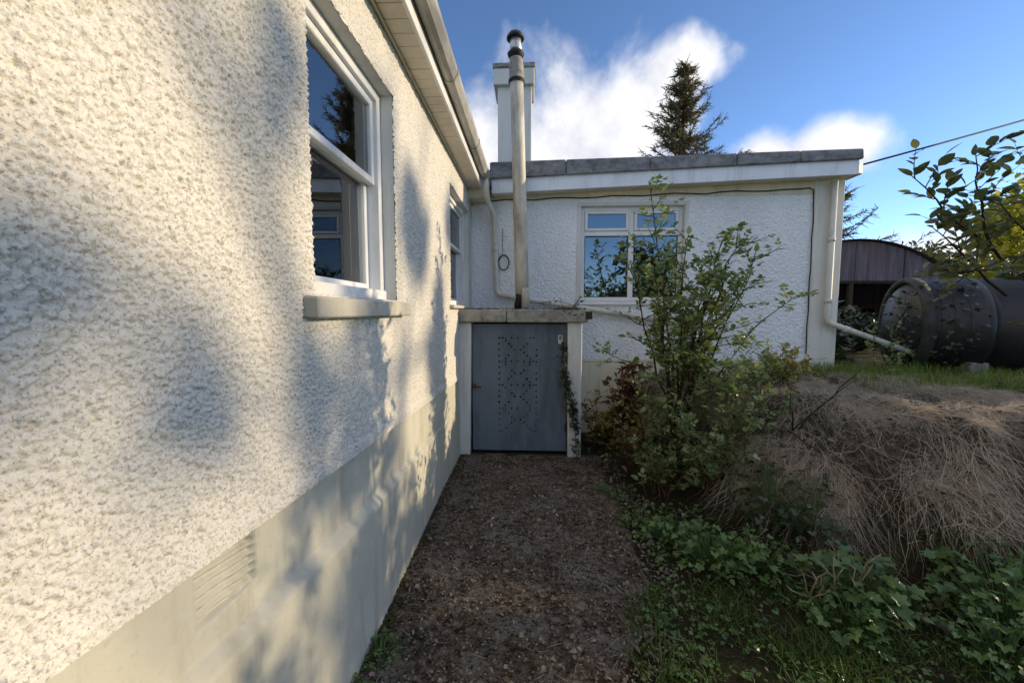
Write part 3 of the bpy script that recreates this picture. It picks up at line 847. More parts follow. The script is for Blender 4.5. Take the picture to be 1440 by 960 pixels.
def make_flue():
    c = (-.105, 4.50, 1.515); ln = (-.0285, 0)
    m = MB(); m.lathe(c, [(.077, .17), (.076, .5), (.0755, 1.0), (.079, 1.02), (.079, 1.08), (.0745, 1.10), (.0735, 1.6), (.0725, 2.45)], 24, ln); m.build('pipe', 'flue_paint', flue)
    m = MB(); m.lathe((c[0] + .03, c[1] - .035, c[2]), [(.052, 0), (.051, .24), (.046, .245)], 18, ln); m.build('sleeve', 'flue_paint', flue)
    m = MB(); m.lathe(c, [(.060, 0), (.062, .18)], 18, ln); m.build('inner_pipe', 'mastic', flue)
    m = MB(); m.tube([(-.165, 4.43, 1.525), (-.17, 4.415, 1.58), (-.15, 4.41, 1.64), (-.17, 4.42, 1.69)], [.035, .028, .03, .015], 7); m.build('mastic_lump', 'mastic', flue)
    m = MB(); m.lathe(c, [(.079, 2.44), (.082, 2.455), (.082, 2.475), (.076, 2.48), (.080, 2.52), (.077, 2.57), (.079, 2.62), (.071, 2.67), (.066, 2.70)], 20, ln); m.build('collar', 'concrete', flue)
    m = MB(); m.lathe(c, [(.078, 2.446), (.088, 2.45), (.088, 2.475), (.079, 2.48)], 20, ln); m.build('clamp_band', 'dark_metal', flue)
    m = MB(); m.lathe(c, [(.058, 2.68), (.09, 2.735), (.092, 2.745), (.060, 2.775), (.056, 2.78)], 20, ln); m.build('storm_ring', 'dark_metal', flue)
    m = MB(); m.lathe(c, [(.060, 2.77), (.066, 2.79), (.060, 2.85), (.058, 2.895)], 20, ln); m.build('cowl_neck', 'galvanised', flue)
    m = MB(); m.lathe(c, [(.075, 2.89), (.094, 2.895), (.094, 2.915), (.07, 2.95), (.02, 2.965)], 20, ln); m.build('cowl_cap', 'dark_metal', flue)


make_flue()

# ------------------------------------------------------------------ oil tank
tank = thing('oil_tank', 'black ribbed cylindrical oil tank lying on its side beyond the extension corner', 'tank', (5.2, 5.2, .78))


def make_tank():
    A = Vector((4.50, 5.05, 1.33)); ax = Vector((math.cos(R(-20)), math.sin(R(-20)), 0)); r = .54
    side = Vector((-ax.y, ax.x, 0)); up = Vector((0, 0, 1)); n = 40

    def rings(m, prof, cap=True):
        rs = []
        for t, q in prof:
            rs.append([m.bm.verts.new(A + ax * t + (side * math.cos(2 * math.pi * k / n) + up * math.sin(2 * math.pi * k / n)) * q) for k in range(n)])
        for a, b in zip(rs[:-1], rs[1:]):
            for k in range(n):
                f = m.bm.faces.new((a[k], a[(k + 1) % n], b[(k + 1) % n], b[k])); f.smooth = True
        if cap: m.bm.faces.new(rs[0][::-1]); m.bm.faces.new(rs[-1])
    prof = [(-.16, .05), (-.13, .25), (-.07, .42), (0, .51), (.03, r)]
    t = .03
    while t < 2.2:
        prof += [(t + .40, r), (t + .42, r + .014), (t + .48, r + .014), (t + .50, r), (t + .52, r - .05), (t + .58, r - .05), (t + .61, r)]; t += .61
    prof += [(t + .05, .5), (t + .14, .2)]
    m = MB(); rings(m, prof); m.build('shell', 'tank_plastic', tank)
    m = MB(); rings(m, [(-.02, r - .03), (-.05, r - .02), (-.055, r + .012), (-.03, r + .03), (.05, r + .03), (.055, r - .01)], False); m.build('end_rim', 'tank_rim', tank)
    for t in (.35, 1.75):
        c = A + ax * t; m = MB(); m.box(c.x - .1, c.x + .1, c.y - .42, c.y + .42, .70, .95, .01); m.build('cradle', 'concrete', tank)
    c = A + ax * .9; m = MB(); m.lathe((c.x, c.y, c.z + r - .02), [(.09, 0), (.09, .06), (.11, .065), (.11, .09), (.03, .10)], 16); m.build('filler_cap', 'dark_metal', tank)


make_tank()

# ------------------------------------------------------------------ barrel-roofed shed
shed = thing('barrel_roof_shed', 'old barrel roofed tin shed with a dark open front behind the tank', 'shed', (9.3, 15, .78))


def make_shed():
    cx, y0, y1 = 9.25, 12.0, 19.0; Rr = 3.75; top = 3.52; zc = top - Rr; zb = 2.38
    hw = math.sqrt(Rr * Rr - (zb - zc) ** 2)
    # gable: upright corrugated sheets
    nsh = 8; w = 2 * hw / nsh
    for s in range(nsh):
        a = cx - hw + s * w; V = []; Fc = []; n = 20; off = .01 * (s % 2)
        for k in range(n + 1):
            x = a + (w - .006) * k / n; zt = zc + math.sqrt(max(0, Rr * Rr - (x - cx) ** 2)) - .02
            y = y0 + .014 * math.cos(k * math.pi / 2.5) + off
            V += [(x, y, zb + random.uniform(-.002, .002)), (x, y, max(zt, zb + .01)), (x, y + .004, zb), (x, y + .004, max(zt, zb + .01))]
        for k in range(n):
            b = k * 4; Fc += [(b, b + 4, b + 5, b + 1), (b + 2, b + 3, b + 7, b + 6)]
        mesh_obj('gable_sheet', fast_mesh('gable_sheet', np.array(V) - np.array(ORG[shed]), Fc), 'shed_tin', shed)
    # curved roof in rings of corrugated sheet
    a0 = math.asin(hw / Rr)
    for s in range(7):
        V = []; Fc = []; ya = y0 - .12 + s * 1.02; nn = 24; na = 40
        for j in range(nn + 1):
            y = ya + 1.06 * j / nn
            for k in range(na + 1):
                q = -a0 - .03 + (2 * a0 + .06) * k / na; rr = Rr + .012 * math.cos(j * math.pi / 2) + .004 * (s % 2) + .012
                V.append((cx + rr * math.sin(q), y, zc + rr * math.cos(q)))
        for j in range(nn):
            for k in range(na):
                b = j * (na + 1) + k; Fc.append((b, b + 1, b + na + 2, b + na + 1))
        mesh_obj('roof_sheet', fast_mesh('roof_sheet', np.array(V) - np.array(ORG[shed]), Fc, True), 'shed_tin', shed)
    m = MB(); m.box(cx - hw, cx - hw + .05, y0 + .05, y1, .7, zb + .05, 0); m.build('side_wall', 'shed_tin', shed)
    m = MB(); m.box(cx + hw - .05, cx + hw, y0 + .05, y1, .7, zb + .05, 0); m.build('side_wall', 'shed_tin', shed)
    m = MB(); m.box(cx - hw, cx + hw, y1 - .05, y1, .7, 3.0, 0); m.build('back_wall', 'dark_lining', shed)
    for x in (cx - hw + .1, cx - .1, cx + hw - .2):
        m = MB(); m.box(x, x + .12, y0 + .05, y0 + .17, .7, zb + .02, .01); m.build('post', 'bark', shed)
    m = MB(); m.box(cx - hw, cx + hw, y0 + .04, y0 + .12, zb - .08, zb + .03, .01); m.build('beam', 'bark', shed)
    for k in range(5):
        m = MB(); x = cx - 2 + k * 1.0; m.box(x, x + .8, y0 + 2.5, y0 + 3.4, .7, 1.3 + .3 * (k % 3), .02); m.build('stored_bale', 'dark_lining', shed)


make_shed()

# ------------------------------------------------------------------ overhead wire
wire = MB()
a = Vector((3.66, 4.78, 3.13)); b = Vector((30.0, 12.0, 12.5))
wire.tube([a + (b - a) * (k / 24) + Vector((0, 0, -1.5 * (k / 24) * (1 - k / 24))) for k in range(25)], .010, 6)
wo = wire.build('overhead_wire', 'black_rubber')
tag(wo, 'thin black overhead wire running from the extension roof corner up to the right', 'wire')

# ------------------------------------------------------------------ plants
def leaf_oval(L, W, fold=.25, curl=.15, st=4):
    V = [(0, 0, 0)]; Fc = []
    for k in range(1, st):
        t = k / st; w = W * .5 * math.sin(math.pi * t ** .8) ** .8
        z = -curl * L * t * t
        V += [(L * t, -w, z + fold * w), (L * t, 0, z), (L * t, w, z + fold * w)]
    V.append((L, 0, -curl * L)); n = len(V) - 1
    Fc += [(0, 1, 2), (0, 2, 3)]
    for k in range(st - 2):
        b = 1 + k * 3; c = b + 3
        Fc += [(b, c, c + 1), (b, c + 1, b + 1), (b + 1, c + 1, c + 2), (b + 1, c + 2, b + 2)]
    b = 1 + (st - 2) * 3
    Fc += [(b, n, b + 1), (b + 1, n, b + 2)]
    return np.array(V), np.array(Fc)


def leaf_lobed(L, lobes=5, deep=.35, cup=.12):
    V = [(.30 * L, 0, 0)]; m = lobes * 4
    for k in range(m + 1):
        a = -math.pi * .88 + 2 * math.pi * .88 * k / m
        ph = k / m * lobes
        r = L * (.52 - deep * .5 * (.5 + .5 * math.cos(2 * math.pi * ph))) * (.75 + .25 * math.cos(a * .6))
        V.append((.30 * L + r * math.cos(a), r * math.sin(a), cup * L * (abs(math.sin(a)) - .3) * r / L - .10 * r * math.cos(a)))
    Fc = [(0, k, k + 1) for k in range(1, m + 1)]
    V.append((-.1 * L, .006 * L, 0)); V.append((-.1 * L, -.006 * L, 0)); b = len(V) - 2
    Fc.append((b, b + 1, 0))
    return np.array(V), np.array(Fc)


def leaf_compound(L, pairs=2):
    """rose or bramble leaf: a rachis with paired leaflets and one at the tip"""
    V = []; Fc = []

    def add(base, ang, l, w):
        v, f = leaf_oval(l, w, .3, .12, 3)
        c, s = math.cos(ang), math.sin(ang)
        v2 = np.stack([base + v[:, 0] * c - v[:, 1] * s, v[:, 0] * s + v[:, 1] * c, v[:, 2] - .12 * base], 1)
        n = sum(len(q) for q in V); V.append(v2); Fc.append(f + n)
    for p in range(pairs):
        b = L * (.22 + .34 * p / max(1, pairs - 1)) if pairs > 1 else L * .38
        l = L * (.34 + .06 * p)
        add(b, 1.05, l, l * .62); add(b, -1.05, l, l * .62)
    add(L * .56, 0, L * .46, L * .30)
    r = np.array([(0, -.005 * L, 0), (0, .005 * L, 0), (L * .58, .003 * L, -.07 * L), (L * .58, -.003 * L, -.07 * L)])
    n = sum(len(q) for q in V); V.append(r); Fc.append(np.array([(0, 1, 2), (0, 2, 3)]) + n)
    return np.concatenate(V), np.concatenate(Fc)


LEAVES = {}


def leaf_set(key, mat, makers):
    LEAVES[key] = []
    for k, (v, f) in enumerate(makers):
        me = fast_mesh('leaf', v, f); me.materials.append(MATS[mat]); LEAVES[key].append((me, v, f, mat))


leaf_set('shrub', 'leaf_shrub', [leaf_compound(.10, 2), leaf_compound(.085, 2), leaf_oval(.055, .034), leaf_compound(.075, 1)])
leaf_set('bramble', 'leaf_bramble', [leaf_compound(.11, 1), leaf_compound(.095, 2), leaf_oval(.07, .045), leaf_lobed(.07, 3, .3)])
leaf_set('weed', 'leaf_weed', [leaf_lobed(.066, 5, .42, .5), leaf_lobed(.05, 5, .35, -.4), leaf_lobed(.072, 7, .35, .7), leaf_compound(.08, 1)])
leaf_set('fern', 'leaf_weed', [leaf_compound(.07, 2), leaf_compound(.06, 2), leaf_oval(.03, .016)])
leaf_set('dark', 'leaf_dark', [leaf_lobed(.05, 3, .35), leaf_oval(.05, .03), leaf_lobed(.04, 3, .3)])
leaf_set('ivy', 'leaf_dark', [leaf_lobed(.042, 3, .4), leaf_lobed(.034, 3, .4), leaf_lobed(.05, 5, .35)])
leaf_set('branch', 'leaf_branch', [leaf_oval(.12, .058, .15, .2, 5), leaf_oval(.10, .06, .2, .1, 5), leaf_oval(.085, .045, .2, .25, 5)])
leaf_set('red', 'leaf_red', [leaf_oval(.08, .04, .5, .4), leaf_lobed(.08, 5, .4, .4), leaf_oval(.06, .03, .6, .5)])
leaf_set('gold', 'leaf_gold', [leaf_compound(.09, 2), leaf_oval(.06, .03), leaf_oval(.05, .025)])
leaf_set('yellow', 'leaf_yellow', [leaf_oval(.09, .06), leaf_oval(.11, .06)])
leaf_set('tree', 'leaf_tree', [leaf_oval(.20, .13), leaf_oval(.26, .16)])


def frame_from(d, up=None):
    d = d / (np.linalg.norm(d) + 1e-9)
    u = np.array((0, 0, 1.)) if up is None else up
    u = u + RNG.normal(0, .35, 3)
    y = np.cross(u, d); y /= np.linalg.norm(y) + 1e-9
    z = np.cross(d, y)
    return np.stack([d, y, z], 1)


def wander(p0, p1, n=7, amp=.06, sag=0):
    p0 = np.array(p0, float); p1 = np.array(p1, float); L = np.linalg.norm(p1 - p0)
    off = np.cumsum(RNG.normal(0, amp * L / n, (n + 1, 3)), 0); off -= np.linspace(0, 1, n + 1)[:, None] * off[-1]; off[0] = 0
    t = np.linspace(0, 1, n + 1)[:, None]
    P = p0 + (p1 - p0) * t + off; P[:, 2] += sag * L * np.sin(np.pi * t[:, 0])
    return P


def place_leaves(root, key, anchors, n_obj=300, name='leaf', mass='foliage', scale=(.75, 1.2)):
    """anchors [(pos, dir)]; the nearest n_obj to the viewer's side become leaf objects, the rest one mass"""
    lv = LEAVES[key]; o = np.array(ORG[root])
    order = sorted(range(len(anchors)), key=lambda i: anchors[i][0][1] - .15 * RNG.random())
    VV = []; FF = []; nb = 0
    for rank, i in enumerate(order):
        p, d = anchors[i]; me, v, f, mat = lv[int(RNG.integers(len(lv)))]
        s = RNG.uniform(*scale); M = frame_from(d) * s
        if rank < n_obj:
            ob = bpy.data.objects.new(name, me); mt = Matrix.Identity(4)
            for r in range(3):
                for c in range(3): mt[r][c] = M[r, c]
                mt[r][3] = p[r] - o[r]
            ob.parent = root; ob.matrix_local = mt; COL.objects.link(ob)
        else:
            VV.append(v @ M.T + p - o); FF.append(f + nb); nb += len(v)
    if VV:
        ob = mesh_obj(mass, fast_mesh(mass, np.concatenate(VV), np.concatenate(FF)), lv[0][3], root); ob['kind'] = 'stuff'


def bush(name, label, cat, base, stems, key, per_twig=6, twigs=6, n_obj=300, twig_len=.22, bark='twig_bark', r0=.012, up=.35, group=None, scale=(.75, 1.2), bare=.25, amp=.10):
    """stems: end points of the main stems"""
    root = thing(name, label, cat, base, group)
    anchors = []
    for st in stems:
        start = np.array(base) + np.append(RNG.normal(0, .03, 2), -.02)
        if len(st) == 2: start, end = np.array(st[0], float), np.array(st[1], float)
        else: end = np.array(st, float)
        P = wander(start, end, 8, amp); L = np.linalg.norm(end - start)
        rr = r0 * (.6 + .5 * min(1, L))
        m = MB(); m.tube([tuple(p) for p in P], [rr * (1 - .75 * k / 8) for k in range(9)], 6)
        for t in range(twigs):
            u = bare + (1 - bare) * (t + RNG.random()) / twigs; k = min(7, int(u * 8)); p = P[k] + (P[k + 1] - P[k]) * (u * 8 - k)
            ax = (P[k + 1] - P[k]); ax /= np.linalg.norm(ax)
            d = RNG.normal(0, 1, 3); d -= ax * d.dot(ax) * .6; d /= np.linalg.norm(d); d = d + ax * .5; d[2] += up; d /= np.linalg.norm(d)
            q = p + d * twig_len * RNG.uniform(.5, 1.3) * (1.1 - .4 * u)
            T = wander(p, q, 4, .12)
            m.tube([tuple(x) for x in T], [rr * .35, rr * .3, rr * .25, rr * .2, rr * .12], 4)
            for j in range(per_twig):
                w = (j + 1) / per_twig; kk = min(3, int(w * 4)); pp = T[kk] + (T[kk + 1] - T[kk]) * (w * 4 - kk)
                e = RNG.normal(0, 1, 3); e[2] = abs(e[2]) * .4; e = e / np.linalg.norm(e) + d * .7
                anchors.append((pp, e))
        anchors.append((P[-1], P[-1] - P[-2]))
        m.build('stem', bark, root)
    place_leaves(root, key, anchors, n_obj, scale=scale)
    return root


# main shrub in front of the extension window
bx, by = 1.30, 3.62; bz = Hs(bx, by)
bush('tall_shrub', 'tall loose leafy shrub growing up in front of the extension window', 'shrub', (bx, by, bz),
     [(.99, 3.5, 2.55), (.93, 3.45, 2.12), (1.12, 3.4, 1.95), (1.32, 3.5, 2.15), (1.58, 3.45, 2.1), (1.78, 3.5, 2.12), (1.68, 3.6, 1.86), (1.45, 3.4, 1.7), (.82, 3.5, 1.9), (1.05, 3.4, 1.5), (1.88, 3.5, 2.0), (1.75, 3.4, 1.75), (1.5, 3.45, 1.95), (1.25, 3.35, 1.5), (1.55, 3.45, 1.45)],
     'shrub', per_twig=8, twigs=14, n_obj=300, twig_len=.28, r0=.011, bare=.30, scale=(.8, 1.45))
bush('long_shoot', 'single long arching shoot with a leafy tip before the white wall', 'shoot', (1.55, 3.52, Hs(1.55, 3.52)),
     [((1.55, 3.52, .8), (1.85, 3.5, 1.30)), ((1.85, 3.5, 1.30), (2.22, 3.5, 1.62))], 'shrub', 7, 4, 60, .16, r0=.008, bare=.6)
bush('thin_shoot', 'thin leafy side shoot reaching left before the cream plinth', 'shoot', (1.02, 3.6, Hs(1.02, 3.6)),
     [((1.02, 3.6, .3), (.86, 3.5, 1.05)), ((.86, 3.5, 1.05), (.62, 3.5, 1.16))], 'shrub', 5, 5, 60, .14, r0=.006, bare=.5)

# bramble mass at the foot of the shrub
SP = [((.98, 3.75), .75, .30, 'gold', 'yellowing bramble clump beside the boiler house post'),
      ((1.05, 3.22), .62, .34, 'bramble', 'green bramble clump sprawling onto the path by the boiler house'),
      ((1.38, 3.05), .74, .36, 'bramble', 'dense green bramble clump below the tall shrub'),
      ((1.62, 3.10), .66, .30, 'bramble', 'green bramble clump at the left end of the dry grass'),
      ((1.28, 3.50), .50, .36, 'bramble', 'pale green bramble clump round the stems of the tall shrub'),
      ((1.72, 3.55), .34, .26, 'shrub', 'light leafy clump on the bank top left of the reddish grass'),
      ((2.02, 3.62), .40, .22, 'shrub', 'sparse upright light green plant before the extension corner'),
      ((2.30, 3.75), .34, .18, 'gold', 'small yellow green plant at the extension corner')]
for (x, y), h, s, key, lab in SP:
    z = Hs(x, y); ends = []
    for k in range(9):
        a = RNG.uniform(0, 2 * math.pi); q = RNG.uniform(.25, 1.1) * s
        ends.append((x + q * math.cos(a), y + q * math.sin(a) * .8 - .05, z + h * RNG.uniform(.35, 1.0)))
    bush('bramble_bush', lab, 'bush', (x, y, z), ends, key, per_twig=5, twigs=8, n_obj=130, twig_len=.22, r0=.006, bare=.15, amp=.16, group='brambles below the tall shrub', scale=(.45, 1.05), bark='bramble_bark')
x, y = 1.0, 4.35; z = Hs(x, y)
bush('withered_plant', 'withered red brown plant against the cream plinth', 'plant', (x, y, z), [(x + RNG.normal(0, .13), y + RNG.normal(0, .08) - .1, z + RNG.uniform(.4, .85)) for k in range(14)], 'red', 6, 5, 150, .12, r0=.006, bare=.2)
x, y = .78, 4.45; z = Hs(x, y)
bush('golden_weed', 'low golden weed between the boiler house and the withered plant', 'plant', (x, y, z), [(x + RNG.normal(0, .14), y + RNG.normal(0, .08), z + RNG.uniform(.25, .62)) for k in range(12)], 'gold', 6, 5, 120, .12, r0=.005, bare=.1)
x, y = 3.75, 4.45; z = .78
bush('corner_plant', 'thin leafy plant under the sloping drain pipe', 'plant', (x, y, z), [(3.62, 4.4, 1.25), (3.85, 4.4, 1.32), (3.95, 4.4, 1.05), (3.7, 4.3, 1.0)], 'shrub', 4, 4, 60, .16, r0=.006, bare=.4)


# low leafy weeds: rosettes of stalked leaves
def rosette(label, x, y, n, spread, h, key='weed', scale=(.4, 1.1), name='leafy_weed', n_obj=110):
    n = int(n * 1.8)
    z = Hs(x, y); root = thing(name, label, 'weed', (x, y, z), 'low leafy weeds below the bank')
    m = MB(); an = []
    for k in range(n):
        a = RNG.uniform(0, 2 * math.pi); q = spread * math.sqrt(RNG.random()); hh = h * RNG.uniform(.35, 1.05) * (1.1 - .5 * q / spread)
        px, py = x + q * math.cos(a), y + q * math.sin(a); pz = max(Hs(px, py), z - .05) + hh
        b = (x + .35 * q * math.cos(a), y + .35 * q * math.sin(a), Hs(x + .35 * q * math.cos(a), y + .35 * q * math.sin(a)) - .01)
        m.tube([b, ((b[0] + px) / 2 * .99 + .01 * px, (b[1] + py) / 2, b[2] + (pz - b[2]) * .65), (px, py, pz)], [.0028, .0024, .0016], 4, False)
        an.append((np.array((px, py, pz)), np.array((math.cos(a), math.sin(a) - .25, RNG.uniform(-.7, .5)))))
    m.build('stalk', 'leaf_weed', root)
    place_leaves(root, key, an, n_obj, scale=scale)


rosette('small bright weed growing on the middle of the path edge', .74, 2.72, 34, .15, .10, 'fern', (.6, 1.0))
rosette('faint small weed on the path edge near the boiler house', .70, 3.2, 26, .15, .09, 'fern', (.6, 1.0))
rosette('broad leaved weed clump left of the dead stalks', 1.06, 2.30, 70, .22, .20)
rosette('broad leaved weed nearest the path below the brambles', .93, 2.55, 48, .18, .16)
rosette('taller lobed weed in the dark hollow under the bank', 1.30, 2.28, 52, .20, .24)
rosette('large lobed weed right of the dead stalks', 1.66, 2.02, 60, .20, .28, 'weed', (.9, 1.4))
rosette('low lobed weed in front of the dead stalks', 1.50, 1.88, 44, .18, .15)
rosette('large leafy weed at the right frame edge below the dry grass', 2.30, 1.93, 70, .26, .30, 'weed', (.9, 1.4))
rosette('leafy weed in the bottom right corner', 2.05, 1.72, 54, .22, .20)
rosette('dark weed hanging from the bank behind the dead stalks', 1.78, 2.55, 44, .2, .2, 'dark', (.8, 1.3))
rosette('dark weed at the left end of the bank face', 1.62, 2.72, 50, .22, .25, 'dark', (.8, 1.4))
rosette('small weed tuft at the foot of the house plinth', -.66, 1.60, 34, .09, .07, 'fern', (.4, .7))
rosette('tiny weed in the corner of path and plinth near the camera', -.69, 1.42, 22, .05, .06, 'fern', (.35, .6))

# dead pale stalks
ds = thing('dead_stalks', 'tangle of pale dead stalks among the weeds below the bank', 'stalks', (1.56, 2.05, 0))
for k in range(20):
    a = RNG.uniform(0, 6.28); q = RNG.uniform(.05, .26)
    p0 = (1.55 + RNG.normal(0, .06), 2.02 + RNG.normal(0, .05), .02); p1 = (1.55 + q * math.cos(a), 2.02 + q * math.sin(a) * .7, RNG.uniform(.08, .36))
    P = wander(p0, p1, 5, .3); m = MB(); m.tube([tuple(p) for p in P], [.005, .0045, .004, .004, .003, .002], 5); m.build('stalk', 'pale_stalk', ds)
tw = thing('bare_twigs', 'bare brown twigs leaning out of the bank top beside the brambles', 'twigs', (2.0, 3.0, .7))
for e in ((2.42, 3.0, 1.10), (2.30, 2.95, 1.0), (1.75, 2.75, .95), (1.95, 2.7, .55)):
    P = wander((1.95 + RNG.normal(0, .05), 3.0, .62), e, 6, .12); m = MB(); m.tube([tuple(p) for p in P], [.006, .0055, .005, .0045, .004, .003, .002], 5); m.build('twig', 'twig_bark', tw)

# ivy on the boiler house post, sprig on its slab
def ivy(name, label, base, paths, n, spread, n_obj, out, scale=(.5, 1.0)):
    root = thing(name, label, 'ivy', base); an = []; m = MB()
    for P in paths:
        P = np.array(P, float); m.tube([tuple(p) for p in P], .003, 5)
        for k in range(n):
            t = RNG.random() * (len(P) - 1); i = min(int(t), len(P) - 2); p = P[i] + (P[i + 1] - P[i]) * (t - i)
            p = p + RNG.normal(0, 1, 3) * np.array(spread)
            d = RNG.normal(0, 1, 3) + np.array((0, 0, -.6)); an.append((p, d + np.array(out) * .4))
    m.build('vine', 'twig_bark', root)
    place_leaves(root, 'ivy', an, n_obj, scale=scale)


ivy('ivy', 'dark ivy climbing the right edge of the blue grey door', (.40, 4.0, 0),
    [[(.46, 4.0, 0.02), (.44, 3.995, .30), (.40, 3.99, .55), (.345, 4.0, .8), (.315, 4.03, 1.0), (.305, 4.06, 1.20)], [(.47, 4.0, .3), (.43, 3.99, .5), (.38, 3.99, .7), (.33, 4.03, .9)]], 190, (.026, .012, .03), 300, (0, -1, 0), (.6, 1.15))
ivy('ivy_sprig', 'short ivy sprig on the boiler house slab under the sloping pipe', (.36, 4.7, 1.52),
    [[(.55, 4.75, 1.53), (.4, 4.7, 1.60), (.25, 4.72, 1.63), (.08, 4.75, 1.60)], [(.5, 4.75, 1.56), (.58, 4.8, 1.68)]], 26, (.03, .03, .02), 60, (0, -1, .4))
TA = np.array((4.50, 5.05, 1.33)); TX = np.array((math.cos(R(-20)), math.sin(R(-20)), 0)); TS = np.array((-TX[1], TX[0], 0))
ivy('tank_ivy', 'dark ivy hanging over the end of the oil tank', (4.3, 4.6, .8),
    [[TA + TX * (-.14 + .02 * j) - TS * q + np.array((0, 0, -.5 + .13 * k * w)) for k in range(8)] for j, (q, w) in enumerate(((.42, .7), (.28, .95), (.12, 1.0), (-.05, .95)))]
    + [[TA + TX * (.02 + q) + (-TS * math.cos(a) + np.array((0, 0, math.sin(a)))) * .60 for a in np.linspace(-.9, 1.3, 8)] for q in (.05, .16, .28)], 60, (.06, .06, .06), 300, (-.6, -1, 0), (.8, 1.6))

# large-leaved branches coming in from the right
bush('overhanging_shrub', 'large leaved shrub with bare dark branches reaching in at the right edge', 'shrub', (3.75, 2.35, Hs(3.75, 2.35)),
     [((3.75, 2.35, .75), (2.75, 2.5, 1.80)), ((2.75, 2.5, 1.80), (2.14, 2.42, 2.26)), ((2.9, 2.6, 1.6), (2.30, 2.45, 1.98)), ((2.75, 2.55, 1.85), (2.45, 2.4, 2.36)), ((3.75, 2.35, .8), (3.0, 2.5, 2.2)),
      ((3.0, 2.6, 1.9), (2.78, 2.45, 2.36)), ((3.75, 2.35, .8), (3.3, 2.6, 2.3)), ((2.7, 2.5, 1.75), (2.38, 2.42, 1.72)), ((3.2, 2.5, 1.5), (2.6, 2.4, 2.1)), ((3.1, 2.65, 2.1), (2.98, 2.4, 2.44))],
     'branch', per_twig=6, twigs=9, n_obj=300, twig_len=.25, r0=.010, bare=.35, up=.15, scale=(.5, 1.0))


# fuller bushes and trees built as trunk + crown
def crown_points(n, c, r, lump=9, hollow=.35):
    C0 = RNG.normal(0, 1, (lump, 3)); C0 /= np.linalg.norm(C0, axis=1)[:, None]; C0 *= RNG.uniform(.35, .8, (lump, 1))
    which = RNG.integers(lump, size=n); P = RNG.normal(0, 1, (n, 3)); P /= np.linalg.norm(P, axis=1)[:, None]
    P = C0[which] + P * (RNG.random((n, 1)) ** .4) * RNG.uniform(.25, .5, (lump, 1))[which]
    return np.array(c) + P * np.array(r)


def leaf_mass(name, pts, key, root, scale=(.8, 1.2)):
    lv = LEAVES[key]; o = np.array(ORG[root]); VV = []; FF = []; nb = 0
    for p in pts:
        me, v, f, mat = lv[int(RNG.integers(len(lv)))]; d = RNG.normal(0, 1, 3); d[2] -= .3
        M = frame_from(d) * RNG.uniform(*scale); VV.append(v @ M.T + p - o); FF.append(f + nb); nb += len(v)
    ob = mesh_obj(name, fast_mesh(name, np.concatenate(VV), np.concatenate(FF)), lv[0][3], root); ob['kind'] = 'stuff'


def tree(name, label, cat, base, h, c, r, n, key, tr=.12, lump=9, scale=(.8, 1.2), limbs=9, group=None):
    root = thing(name, label, cat, base, group)
    m = MB(); P = wander(np.array(base) - (0, 0, .1), (c[0], c[1], c[2] + r[2] * .3), 6, .06)
    m.tube([tuple(p) for p in P], [tr * (1 - .7 * k / 6) for k in range(7)], 8)
    for k in range(limbs):
        e = np.array(c) + RNG.normal(0, .45, 3) * np.array(r); i = int(RNG.integers(2, 6)); T = wander(P[i], e, 4, .1)
        m.tube([tuple(p) for p in T], [tr * .4, tr * .3, tr * .22, tr * .14, tr * .06], 5)
    m.build('trunk', 'bark', root)
    leaf_mass('crown', crown_points(n, c, r, lump), key, root, scale)
    return root


tree('yellow_shrub', 'bright yellow leaved shrub lit by the sun behind the tank', 'shrub', (8.0, 7.0, .75), 3, (8.0, 7.0, 2.65), (1.4, 1.2, 1.3), 4600, 'yellow', .06, 14, (.9, 1.4))
tree('yellow_bush', 'yellow bush standing in the garden behind the viewpoint', 'bush', (1.75, -3.4, 0), 2, (1.75, -3.4, 1.35), (.55, .6, .95), 900, 'yellow', .04, 9, (.8, 1.2))
for k, (x, y, h, rr, lab) in enumerate(((4.4, -7, 4.2, 2.0, 'broad green tree in the garden behind the yellow bush'), (.6, -10, 3.4, 2.2, 'round green tree at the far end of the garden behind the viewpoint'))):
    tree('garden_tree', lab, 'tree', (x, y, 0), h, (x, y, h * .6), (rr, rr, h * .42), 1800, 'tree', .12, 10)

# trees out of the frame on the sunny side: their crowns break up the light on the house wall
def sun_at(y, z, t): return (WX + SUN.x * t, y + SUN.y * t, z + SUN.z * t)


def clump_tree(name, label, base, clumps, key, tr, scale, group, cover=1.4):
    # a tree or shrub whose crown is a set of leaf clumps (centre, radii) carried by limbs
    root = thing(name, label, 'tree' if 'tree' in name else 'shrub', base, group)
    ctr = np.mean([c for c, r in clumps], 0); m = MB(); P = wander(np.array(base) - (0, 0, .1), ctr, 6, .05)
    m.tube([tuple(p) for p in P], [tr * (1 - .6 * k / 6) for k in range(7)], 8); pts = []
    for c, r in clumps:
        T = wander(P[int(RNG.integers(2, 6))], c, 4, .08); m.tube([tuple(p) for p in T], [tr * .4, tr * .3, tr * .22, tr * .14, tr * .07], 5)
        area = {'tree': .010, 'bramble': .0040}[key] * (np.mean(scale) / .65) ** 2
        n = int(cover * math.pi * r[1] * r[2] / area)
        pts.append(crown_points(n, c, (r[0] * 1.3, r[1] * 1.25, r[2] * 1.25), 7))
    m.build('trunk', 'bark', root)
    leaf_mass('crown', np.concatenate(pts), key, root, scale)


